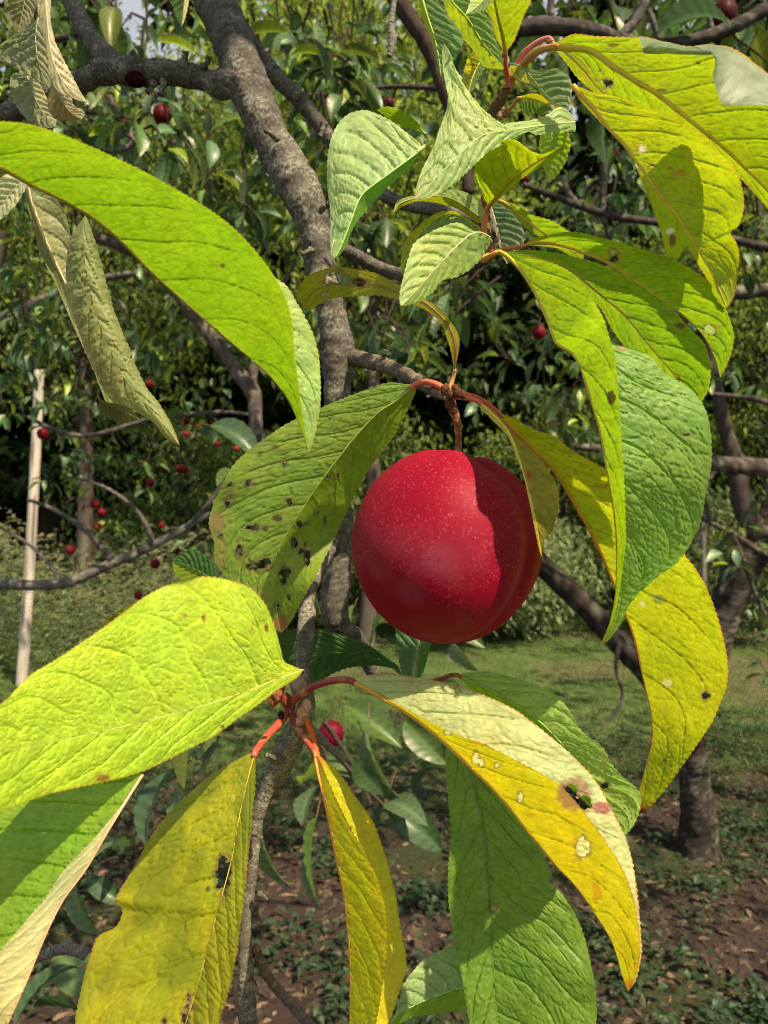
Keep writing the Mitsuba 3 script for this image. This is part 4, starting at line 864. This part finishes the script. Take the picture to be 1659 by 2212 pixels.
leaf([(1092, 113), (1085, 76), (1075, 36), (1066, -10), (1055, -70)], [(1078, 96), (1068, 72), (1061, 40), (1046, 20), (1038, -30)], [(1102, 102), (1114, 82), (1130, 40), (1145, 8), (1138, -40)], (.235, .225, .215, .21), (.38, .52, .010), (.36, .52, .010), (-.5,), (-.5,), (-1.8, 1.8), (-1.8, 1.8),
     'glowing leaf pointing up on a red stalk, top centre', False, False, petiole=[(1098, 190, .243), (1096, 165, .241), (1092, 140, .238)], petr=5, petc=(.50, .09, .06), midc=(.45, .42, .02), midr=5, rim=.6, seed=27, spots=[(1064, 58, 4, 7, (.5, .2, .03)), (1078, 100, 5, 4, (.45, .15, .03))])
leaf([(1066, -30), (1040, 4), (1020, 22), (1005, 31)], [(1030, -15), (1016, 2), (1010, 20)], [(1060, 5), (1045, 24), (1022, 30)], (.21, .206, .203), SIL, (.24, .36, .12), (.7,), (.4,), seed=28, midr=1.5)
leaf([(1042, 126), (1032, 142), (1020, 170), (1012, 202)], [(1015, 116), (1003, 150), (1000, 182)], [(1046, 150), (1037, 166), (1024, 192)], (.265, .262, .26), (.5, .53, .012), (.2, .32, .08), (-.5,), (.3,), seed=29, midr=2, spots=[(1012, 140, 12, 3, BR)])
# big leaf at the top right
bk = leaf([(1196, 101), (1244, 104), (1282, 112), (1327, 145), (1374, 175), (1419, 202), (1457, 232), (1494, 262), (1544, 302), (1607, 360), (1659, 412), (1720, 480), (1780, 570)],
     [(1215, 84), (1244, 73), (1294, 78), (1350, 80), (1394, 80), (1432, 90), (1469, 98), (1507, 100), (1557, 98), (1594, 110), (1632, 138), (1659, 160), (1720, 230), (1770, 340), (1795, 470)],
     [(1225, 112), (1262, 142), (1300, 192), (1350, 250), (1420, 300), (1500, 340), (1575, 368), (1640, 430), (1710, 510)], (.215, .205, .196, .19, .185, .18), (.38, .52, .008), (.36, .52, .008), (-.5,), (-.5,), (-1.3, 1.3), (-1.3, 1.3),
     'largest yellow green leaf filling the top right corner', False, False, holes=[(1307, 180, 20, 12, 2)], spots=[(1325, 97, 14, 5, (.10, .07, .02), .8), (1430, 195, 12, 4, BR, .7), (1508, 136, 6, 4, BR), (1295, 152, 4, 4, BR), (1415, 165, 3, 3, BR)],
     petiole=[(1098, 186, .246), (1112, 160, .242), (1130, 138, .234), (1160, 112, .224)], petr=8, petc=(.48, .22, .04), midc=(.56, .44, .02), midr=8, rim=.8, rimc=(.5, .2, .05), seed=30, vein=(.85, .85))


def flap(holder, a, b_, da, db, col, seed, label=None, bulge=.002):
    """A turned-over edge of a leaf, between two lines of points, its upper face showing."""
    n = 90; A, B = spl(a, n), spl(b_, n); v = np.linspace(0, 1, 18)
    px = A[:, None, :] * (1 - v[None, :, None]) + B[:, None, :] * v[None, :, None]
    ex, ey, ed = EDGE[holder]
    crest = ed[cKDTree(np.stack([ex, ey], -1)).query(A)[1]]
    crest = gaussian_filter1d(crest, 6)
    v = v[None]
    d = crest[:, None] - db * v - bulge * np.sin(np.pi * v) + .0004
    v = v[0]
    pos = P(px[..., 0], px[..., 1], d)
    pos = pos + .0020 * (meshkit.fbm(pos / .005, 4, seed) - .5)[..., None]
    c = np.asarray(col) * (.45 + .8 * meshkit.fbm(pos / .005, 4, seed) + .35 * (meshkit.noise(pos / .0012, seed) - .5))[..., None]
    c = mixc(c, np.array([.45, .25, .15]), sstep(.9, 1, 1 - v)[None] * np.ones(px.shape[:2]) * .6)
    k = add(holder + '__turned_edge', pos.reshape(-1, 3), grid_faces(n, 18), c.reshape(-1, 3), 'leaf_tissue')
    if label: labels[k] = {'label': label}


flap(bk, [(1500, 99), (1557, 97), (1594, 109), (1632, 137), (1660, 160), (1710, 215), (1745, 290)], [(1556, 120), (1545, 142), (1540, 165), (1552, 200), (1565, 226), (1610, 226), (1680, 228)], 0, .006, (.34, .42, .28), 31, 'silvery turned over edge')
flap(bk, [(1380, 79), (1432, 89), (1469, 97), (1507, 99), (1540, 97)], [(1392, 116), (1440, 117), (1470, 117), (1510, 118), (1545, 116)], 0, .003, (.30, .40, .22), 32)
lk = leaf([(1182, 83), (1205, 100), (1224, 115), (1260, 150), (1290, 188), (1312, 208)], [(1190, 96), (1203, 112), (1218, 130), (1240, 160), (1268, 188), (1295, 205)], [(1200, 90), (1240, 108), (1280, 145), (1310, 190)], (.235, .23, .226, .224), (.45, .52, .012), (.4, .5, .012), (-.45,), (-.45,),
     petiole=[(1094, 190, .246), (1108, 158, .244), (1128, 120, .24), (1155, 95, .237)], petr=6, petc=(.55, .16, .15), midr=4, midc=(.42, .40, .03), seed=33)
leaf([(1238, 186), (1279, 230), (1319, 280), (1359, 325), (1394, 375), (1429, 425), (1469, 475), (1499, 525), (1529, 575), (1554, 625), (1570, 666)],
     [(1255, 189), (1279, 198), (1334, 209), (1389, 229), (1454, 254), (1504, 284), (1544, 319), (1584, 360), (1604, 410), (1607, 450), (1594, 490), (1577, 503), (1589, 520), (1597, 548), (1594, 590), (1588, 632)],
     [(1249, 212), (1304, 272), (1354, 322), (1374, 360), (1394, 410), (1409, 450), (1424, 490), (1440, 551), (1462, 560), (1482, 533), (1502, 562), (1532, 612), (1560, 660)],
     (.20, .192, .186, .181, .178), (.42, .52, .008), (.44, .54, .010), (-.5, -.5, -.5, -.4, .45), (-.45,), (-1.6, 1.6), (-1.8, 1.8), 'yellow green leaf with pale spots under the top right leaf', False, False,
     holes=[(1408, 357, 7, 3, 0), (1401, 360, 3, 7, 0)], spots=[(1388, 323, 12, 12, (.72, .5, .12), .8), (1388, 322, 7, 8, (.95, .92, .8), 1), (1470, 374, 14, 9, (.5, .22, .02), .7), (1448, 363, 6, 5, (.3, .3, .02)), (1376, 356, 6, 7, (.9, .85, .6), .9), (1447, 500, 9, 7, (.9, .85, .7), 1), (1453, 518, 8, 16, (.20, .10, .05), .9), (1385, 302, 8, 2, BR)],
     midc=(.58, .40, .02), midr=6, rim=.8, rimc=(.52, .26, .03), tip=(.12, .06, .03, .985), seed=34, vein=(.78, .8))
leaf([(1102, 139), (1130, 147), (1157, 178), (1185, 211), (1228, 238)], [(1140, 146), (1165, 155), (1205, 149), (1234, 176), (1233, 214)], [(1103, 162), (1128, 176), (1157, 186), (1182, 218), (1205, 234)], (.235, .23, .227, .225), (.20, .31, .11), (.45, .5, .05), (.45,), (-.35, -.3, .4), (-1.5, 1.5), (-1.5, 1.5), 'small grey green leaf beside the red stalks', True, False, seed=35, midr=2, holes=[(1115, 157, 5, 3, 1)])
leaf([(1118, 213), (1140, 212), (1165, 218), (1194, 236)], [(1130, 206), (1150, 202), (1172, 208), (1188, 226)], [(1125, 228), (1142, 250), (1165, 244), (1182, 240)], (.24, .237, .235), (.55, .54, .01), (.2, .3, .03), (-.5,), (-.2,), petiole=[(1092, 250, .25), (1104, 232, .245)], petr=4, petc=(.55, .3, .12), seed=36, midr=2)
leaf([(1192, 288), (1190, 320), (1190, 360), (1187, 395)], [(1168, 292), (1165, 325), (1176, 370)], [(1228, 288), (1232, 320), (1214, 365)], (.24, .237, .235), LIME, LIME, (-.5,), (-.3,), seed=37, midr=2, rim=.4)
# arched holed yellow leaf across the main stem
leaf([(980, 812), (984, 770), (978, 722), (955, 686), (908, 650), (862, 632), (800, 612), (740, 611), (690, 622), (655, 662)], [(988, 775), (993, 738), (984, 710), (966, 683), (936, 656), (900, 634), (862, 615), (834, 600), (797, 586), (762, 580), (734, 576), (704, 580), (679, 589), (650, 612), (642, 632)],
     [(977, 775), (968, 738), (951, 698), (930, 677), (893, 657), (862, 648), (834, 641), (809, 638), (772, 640), (722, 644), (688, 658), (670, 668)], (.216, .212, .214, .225, .236, .245), (.44, .42, .012), (.40, .40, .012), (.4, .35, -.2, -.3), (.3, .2, -.3), (-1.8, 1.8), (-1.8, 1.8),
     'eaten yellow leaf arching in front of the main stem', False, False, holes=[(708, 602, 8, 14, 2), (728, 598, 16, 15, 2), (750, 606, 14, 13, 2), (775, 610, 20, 12, 2), (703, 636, 11, 6, 2)], petiole=[(968, 845, .216)], petr=4.5, petc=(.55, .26, .06), rim=.3, seed=38, midr=2, midc=(.25, .1, .03))
# green holed leaf left of the plum
leaf([(897, 831), (862, 862), (815, 893), (740, 978), (677, 1063), (635, 1128), (604, 1180), (592, 1250), (598, 1320), (607, 1367)],
     [(870, 829), (848, 826), (800, 838), (750, 857), (700, 877), (625, 912), (565, 952), (520, 987), (490, 1027), (470, 1067), (455, 1107), (451, 1135), (462, 1167), (467, 1217), (482, 1240), (520, 1290), (560, 1330), (590, 1356)],
     [(897, 848), (885, 877), (863, 922), (835, 965), (800, 1010), (768, 1066), (747, 1110), (725, 1158), (707, 1195), (682, 1245), (655, 1292), (630, 1340)], (.222, .226, .23, .234, .238, .24), (.30, .46, .06), (.26, .40, .025), (.36,), (-.12,), (-1.6, 1.6), (-1.6, 1.6),
     'green leaf riddled with brown holes, left of the plum', True, False, holes=[(539, 1044, 12, 10), (490, 1088, 10, 11), (625, 1085, 9, 9), (648, 1132, 10, 9), (615, 1002, 8, 7), (545, 1140, 17, 9), (572, 1141, 9, 7), (518, 1190, 9, 20), (636, 1172, 10, 15), (664, 1206, 9, 24), (651, 1192, 8, 8), (702, 1124, 5, 12), (730, 1028, 5, 10), (707, 1031, 8, 7), (555, 1222, 30, 14), (575, 1212, 14, 12), (612, 1245, 12, 24), (622, 1235, 10, 10), (598, 1312, 7, 14), (476, 1160, 6, 9), (720, 1107, 4, 7), (625, 1292, 5, 9), (684, 1107, 6, 7), (663, 1132, 7, 6), (659, 1176, 4, 9), (498, 1048, 9, 6)],
     spots=[(599, 1119, 12, 9, (.10, .06, .04)), (470, 1130, 18, 26, (.34, .22, .10), .7), (500, 1070, 14, 14, (.30, .2, .09), .6), (478, 1190, 16, 40, (.42, .34, .10), .7), (550, 1290, 40, 20, (.4, .32, .08), .5), (565, 962, 22, 12, (.40, .5, .15), .6), (608, 1350, 16, 26, (.36, .12, .06), .8), (594, 966, 7, 6, BR, .7), (562, 981, 6, 5, BR, .7)],
     petiole=[(970, 856, .216), (955, 838, .217), (930, 826, .219)], petr=7, petc=(.55, .12, .07), midc=(.26, .36, .05), midr=2.5, seed=39, vein=(.72, .8), rim=.4, rimc=(.36, .3, .08), pil=.7)
# folded leaf against the right of the plum
leaf([(1030, 866), (1062, 893), (1098, 934), (1124, 1000), (1144, 1070), (1158, 1130), (1166, 1180), (1170, 1204)], [(1040, 884), (1055, 899), (1090, 934), (1114, 984), (1134, 1040), (1149, 1112), (1162, 1176)], [(1070, 890), (1110, 936), (1155, 978), (1190, 1023), (1208, 1068), (1203, 1112), (1192, 1152), (1178, 1160), (1172, 1185)],
     (.21, .196, .186, .182, .182), (.62, .55, .06), (.32, .30, .012), (.35,), (-.05,), (-2, .6), (-.3, 2), 'folded olive leaf touching the right side of the plum', True, False, petiole=[(985, 858, .216), (1005, 860, .214)], petr=5, petc=(.55, .12, .07), midr=3, midc=(.6, .45, .06), seed=40, spots=[(1143, 1027, 7, 10, (.5, .06, .01))])
# shaded leaves under and behind
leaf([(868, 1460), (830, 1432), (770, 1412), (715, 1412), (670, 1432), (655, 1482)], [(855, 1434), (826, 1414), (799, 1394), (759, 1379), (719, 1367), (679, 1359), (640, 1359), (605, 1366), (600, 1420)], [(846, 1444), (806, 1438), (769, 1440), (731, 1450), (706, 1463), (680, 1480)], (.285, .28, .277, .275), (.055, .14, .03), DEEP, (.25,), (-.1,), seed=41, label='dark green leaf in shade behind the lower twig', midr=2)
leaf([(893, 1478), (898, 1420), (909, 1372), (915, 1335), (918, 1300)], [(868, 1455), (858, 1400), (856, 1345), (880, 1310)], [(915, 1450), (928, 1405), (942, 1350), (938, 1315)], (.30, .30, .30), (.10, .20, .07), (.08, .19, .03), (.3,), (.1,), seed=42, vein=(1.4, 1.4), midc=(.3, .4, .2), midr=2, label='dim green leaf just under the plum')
leaf([(1060, 2112), (1005, 2131), (963, 2144), (928, 2157), (883, 2178), (845, 2208), (826, 2240)], [(1030, 2050), (1000, 2034), (960, 2049), (920, 2070), (890, 2100), (872, 2126), (858, 2180)], [(1040, 2170), (1005, 2180), (963, 2187), (900, 2196), (848, 2222)], (.27, .264, .258, .254), (.36, .52, .18), (.26, .44, .03), (.8,), (-.3,), seed=43, vein=(.75, .9), label='pale veined leaf at the bottom edge', midr=2)
leaf([(400, 1590), (396, 1640), (398, 1706)], [(376, 1600), (373, 1642), (383, 1682)], [(408, 1610), (404, 1650), (402, 1684)], (.22, .22, .22), (.5, .55, .15), (.5, .55, .16), (.5,), (.5,), seed=44, midr=1.5)
leaf([(405, -70), (398, 0), (392, 57)], [(372, -40), (370, 0), (380, 36)], [(415, -40), (409, 0), (400, 40)], (.24, .24, .24), (.12, .22, .04), (.55, .52, .25), (.1,), (.6,), seed=45, midr=1.5)
leaf([(472, 1262), (440, 1240), (405, 1222), (372, 1214)], [(470, 1235), (450, 1206), (425, 1188), (395, 1192)], [(450, 1262), (415, 1262), (385, 1246)], (.33, .33, .33), (.08, .2, .05), (.3, .45, .04), (.3,), (-.4,), seed=46, midr=1.5, label='small round dark leaf above the bright lower left leaf')
leaf([(340, 1330), (280, 1345), (220, 1385), (150, 1415)], [(300, 1298), (235, 1335), (180, 1385)], [(330, 1360), (260, 1390), (200, 1410)], (.24, .24, .24), (.28, .26, .03), (.28, .26, .03), (.2,), (.2,), seed=47, midr=1.5, tip=(.25, .09, .03, .9))
# dry curled leaves at the upper left
dk = dict(mottle=.26, vein=(1.25, 1.25), serr=2.0, wave=.12, pil=1.6)
leaf([(95, -30), (100, 20), (105, 80), (115, 130), (140, 180), (165, 205), (189, 222)], [(80, 0), (88, 60), (102, 110), (107, 160), (125, 196), (155, 212)], [(110, 0), (109, 40), (124, 100), (150, 152), (172, 194)], (.20, .20, .20), (.50, .48, .26), (.58, .55, .33), (.3,), (.7,), seed=48, label='pale strip of a withered leaf, top left', tip=(.4, .15, .04, .965), midr=2, **dk)
leaf([(92, 10), (78, 70), (82, 130), (108, 192)], [(58, 64), (20, 84), (-10, 104), (-4, 128), (40, 152), (80, 175)], [(102, 60), (108, 110), (110, 160)], (.215, .212, .21), (.24, .28, .13), (.30, .33, .16), (.25,), (.4,), seed=49, label='grey green withered leaf curling at the left edge', midr=2, **dk)
leaf([(58, 160), (75, 210), (98, 250), (120, 274)], [(24, 165), (26, 210), (58, 258), (95, 277)], [(85, 178), (103, 215), (120, 247)], (.225, .222, .22), (.27, .31, .15), (.42, .44, .22), (.35,), (.6,), seed=50, midr=2, **dk)
leaf([(118, 178), (130, 215), (150, 240), (176, 258)], [(110, 190), (104, 235), (122, 258), (150, 260)], [(150, 200), (160, 228), (182, 240)], (.205, .205, .205), (.28, .22, .06), (.50, .46, .27), (-.2,), (.5,), seed=51, midr=2, **dk)
leaf([(62, -40), (50, 20), (40, 70)], [(20, -20), (10, 30), (25, 60)], [(80, -20), (74, 30), (55, 62)], (.24, .24, .24), (.26, .27, .10), (.30, .30, .13), (.3,), (.2,), seed=52, midr=2, **dk)
leaf([(66, 380), (30, 410), (-12, 482)], [(40, 372), (8, 380), (-25, 430)], [(58, 402), (40, 435), (12, 466)], (.20, .20, .20), (.46, .50, .26), (.46, .50, .28), (.6,), (.6,), seed=53, midr=2, **dk)
# rolled dry leaf hanging at the left
leaf([(60, 405), (80, 470), (110, 545), (150, 630), (190, 720), (240, 830), (300, 890)], [(52, 420), (68, 480), (84, 538), (124, 622), (150, 685), (180, 752), (202, 800), (228, 868)], [(80, 405), (130, 440), (152, 502), (165, 580), (200, 690), (262, 800)], (.222, .226, .228, .228, .228), (.20, .23, .07), (.34, .35, .14), (.2,), (.55,), (0, -.6 + .601), (0, .6), seed=54, midr=3, midc=(.6, .5, .25), cup=(-.5, -.5), mottle=.25, serr=1)
leaf([(184, 466), (180, 520), (190, 600), (212, 690), (245, 770), (285, 840), (330, 890), (365, 930), (388, 962)], [(165, 492), (150, 520), (144, 570), (146, 640), (166, 705), (187, 765), (212, 820), (240, 862), (285, 884), (325, 908), (360, 948)], [(190, 476), (199, 500), (214, 550), (233, 622), (254, 692), (272, 735), (292, 785), (314, 832), (347, 876), (370, 915)],
     (.205, .204, .203, .202, .20), (.33, .35, .12), (.28, .33, .11), (.45,), (.4,), (0, .05), (0, .05), 'withered leaf rolled into a hanging tube, left', True, True, fold_round=1.3, seed=55, midr=.3, mottle=.28, vein=(1.08, 1.08), serr=2, tip=(.45, .25, .1, .965), cup=(0, 0), wave=.05, pil=1.6)
leaf([(212, 860), (250, 880), (300, 905)], [(232, 868), (270, 876)], [(235, 905), (275, 912)], (.215, .215, .215), (.14, .15, .04), (.14, .15, .04), (.1,), (-.1,), seed=56, midr=1)


# ------------------------------------------------------------------ buds and bud scales
def bud(x, y, d, r, seed, c=(.10, .045, .03), stretch=1.3, parent=near):
    s = trimesh.creation.icosphere(3, 1.0); v = np.array(s.vertices)
    v = v * (1 + .5 * (meshkit.fbm(v * 2.2 + seed, 3, seed) - .5))[:, None] * np.array([1, 1, stretch])
    v = v * r * d / F + P(x, y, d)
    cc = np.array(c) * (.5 + 1.0 * meshkit.fbm(v / .0012, 3, seed)[:, None])
    add(parent + '__bud', v, np.array(s.faces), cc, 'bark')


for i, q in enumerate([(962, 842, .209, 10), (974, 853, .207, 8), (988, 848, .206, 9), (999, 852, .207, 8), (982, 838, .212, 7), (972, 872, .209, 11), (980, 884, .209, 9), (600, 1500, .236, 14, (.22, .08, .04)), (618, 1512, .234, 12, (.16, .04, .03)), (606, 1482, .236, 10, (.14, .03, .03)),
                       (590, 1512, .237, 11, (.26, .10, .05)), (628, 1528, .236, 10, (.2, .06, .05)), (645, 1482, .238, 18, (.28, .2, .15)), (655, 1540, .235, 14, (.42, .24, .15)), (662, 1525, .234, 11, (.5, .3, .2)), (648, 1558, .234, 9, (.45, .25, .16)),
                       (1088, 243, .236, 9, (.22, .12, .06)), (1080, 250, .236, 7, (.3, .18, .1)), (1060, 543, .226, 8, (.10, .02, .02)), (607, 1545, .236, 7, (.02, .015, .015)), (1006, 610 - 60, .28, 7)]):
    bud(q[0], q[1], q[2], q[3], i + 1, *(q[4:] or ()))
dv, df, sa = tube(P(np.array([662, 675, 685, 696]), np.array([1555, 1590, 1625, 1660]), np.array([.232, .229, .225, .222])), np.array([6, 7, 5, 3]) * .228 / F, 8, 20, .25, 5)
add(near + '__dry_scale', dv, df, np.array((.5, .12, .03)) * (.5 + meshkit.fbm(dv / .0015, 3, 2)[:, None]), 'bark')
bud(292, 172, .325, 20, 77, (.03, .006, .008), .8); bud(303, 176, .318, 12, 78, (.03, .005, .008), .8)

# ================================================================== THE PLUM
plum = thing('plum', 'large ripe red plum hanging in the middle of the picture', 'plum')
R, PC = .0282, P(963, 1178, .216)
nt, npz = 380, 560
th = np.linspace(0.0005, np.pi - .0005, nt)[:, None]; s_ = np.arange(npz) / npz * 2 * np.pi; ph = (s_ - np.pi / 2 - .6 * np.sin(s_))[None]      # closer rows on the side that faces us
ph0 = math.radians(-90 + 50)                                    # the suture, turned right of the side that faces us
dph = (ph - ph0 + np.pi) % (2 * np.pi) - np.pi
r = 1 + 0 * th * ph
r = r - .22 * np.exp(-(th / .19) ** 2)                           # the hollow at the stalk
r = r - .07 * np.exp(-(dph / .11) ** 2) * np.sin(th) ** .5 * (1 - .2 * sstep(1.8, 2.6, th)) - .15 * np.exp(-(dph / .45) ** 2) * np.exp(-((th - .42) / .34) ** 2)
r = r + .035 * np.exp(-((dph - .8) / .5) ** 2) * np.exp(-((th - .95) / .5) ** 2) + .03 * np.exp(-((dph + .95) / .7) ** 2) * np.exp(-((th - .8) / .45) ** 2)
r = r + .02 * np.exp(-((dph + .6) / .8) ** 2) * np.sin(th) ** 2 + .006 * np.sin(2 * th + ph) - .012 * np.exp(-((dph - 1.2) / .6) ** 2) * np.exp(-((th - 2.0) / .5) ** 2)
d3 = np.stack([np.sin(th) * np.cos(ph), np.sin(th) * np.sin(ph), np.cos(th) + 0 * ph], -1)
v = d3 * r[..., None]
v[..., 2] *= 1.0
ax = math.radians(7)                                              # the stalk end leans a little right
ca, sn = math.cos(ax), math.sin(ax)
rot = np.array([[ca, 0, sn], [0, 1, 0], [-sn, 0, ca]])
v = v @ rot.T
v = v * R * np.array([.975, 1, 1.015]) * (1 - .035 * sstep(0, -1, d3[..., 2:]) * np.array([1, 1, 0])) + PC
q = d3.reshape(-1, 3)
n1, n2 = meshkit.fbm(q * 2.2, 4, 3), meshkit.fbm(q * 7, 4, 9)
c = mixc(np.array([.175, .0016, .011]), np.array([.265, .0035, .021]), n1)
c = mixc(c, np.array([.20, .004, .006]), sstep(.55, .8, meshkit.fbm(q * 3 + 5, 3, 4)) * .35)
c *= (.88 + .24 * n2)[:, None]
bl = sstep(.46, .70, meshkit.fbm(q * np.array([2.4, 2.4, 1.6]) + 2, 4, 21)) * sstep(.5, -.6, q[:, 2]) * .8          # waxy bloom, heavier below
bl = np.maximum(bl, .55 * np.exp(-((dph + .16) / .10) ** 2).repeat(nt, 0).reshape(-1) * sstep(.2, -.4, q[:, 2]))
c = mixc(c, np.array([.26, .05, .085]), bl * .6)
pts = rng.normal(0, 1, (12000, 3)); pts /= np.linalg.norm(pts, axis=1, keepdims=True)
pts = pts[meshkit.fbm(pts * 2.4, 3, 5) + .22 * pts[:, 2] + .1 * rng.random(len(pts)) > .46]
dd, ii = cKDTree(pts).query(q)
g_ = np.random.default_rng(2)
size = (.0042 + .0062 * (g_.random(len(pts)) ** 2))[ii]
c = mixc(c, np.array([.46, .12, .12]), (1 - sstep(size * .5, size * 1.3, dd)) * (.08 + .42 * g_.random(len(pts)) ** 1.5)[ii])
for a, e, s in ((-98, -6, .045), (-113, -26, .04)):
    m_ = np.array([math.cos(math.radians(a)) * math.cos(math.radians(e)), math.sin(math.radians(a)) * math.cos(math.radians(e)), math.sin(math.radians(e))])
    dq = np.linalg.norm(q - m_, axis=1)
    c = mixc(c, np.array([.26, .05, .08]), (1 - sstep(.05, .22, dq)) * .4)
    c = mixc(c, np.array([.05, .01, .01]), (1 - sstep(.005, .014, dq)) * .8)
add(plum + '__skin', v.reshape(-1, 3), grid_faces(nt, npz, True)[:, ::-1], c, 'fruit_skin')
sp = P(np.array([974, 979, 986, 990, 990, 988]), np.array([866, 886, 905, 935, 965, 1000]), np.array([.212, .2125, .213, .2145, .2155, .216]))
sv, sf, sa = tube(sp, np.array([9, 10, 9, 7.5, 7.5, 8]) * .214 / F, 20, 80, .12, 4)
sc = mixc(np.array([.20, .075, .03]), np.array([.45, .24, .11]), sstep(.55, .7, meshkit.fbm(sv / .0012, 3, 6))) * (.6 + .7 * meshkit.fbm(sv / .003, 3, 9)[:, None])
add(plum + '__stalk', sv, sf, sc, 'waxy')
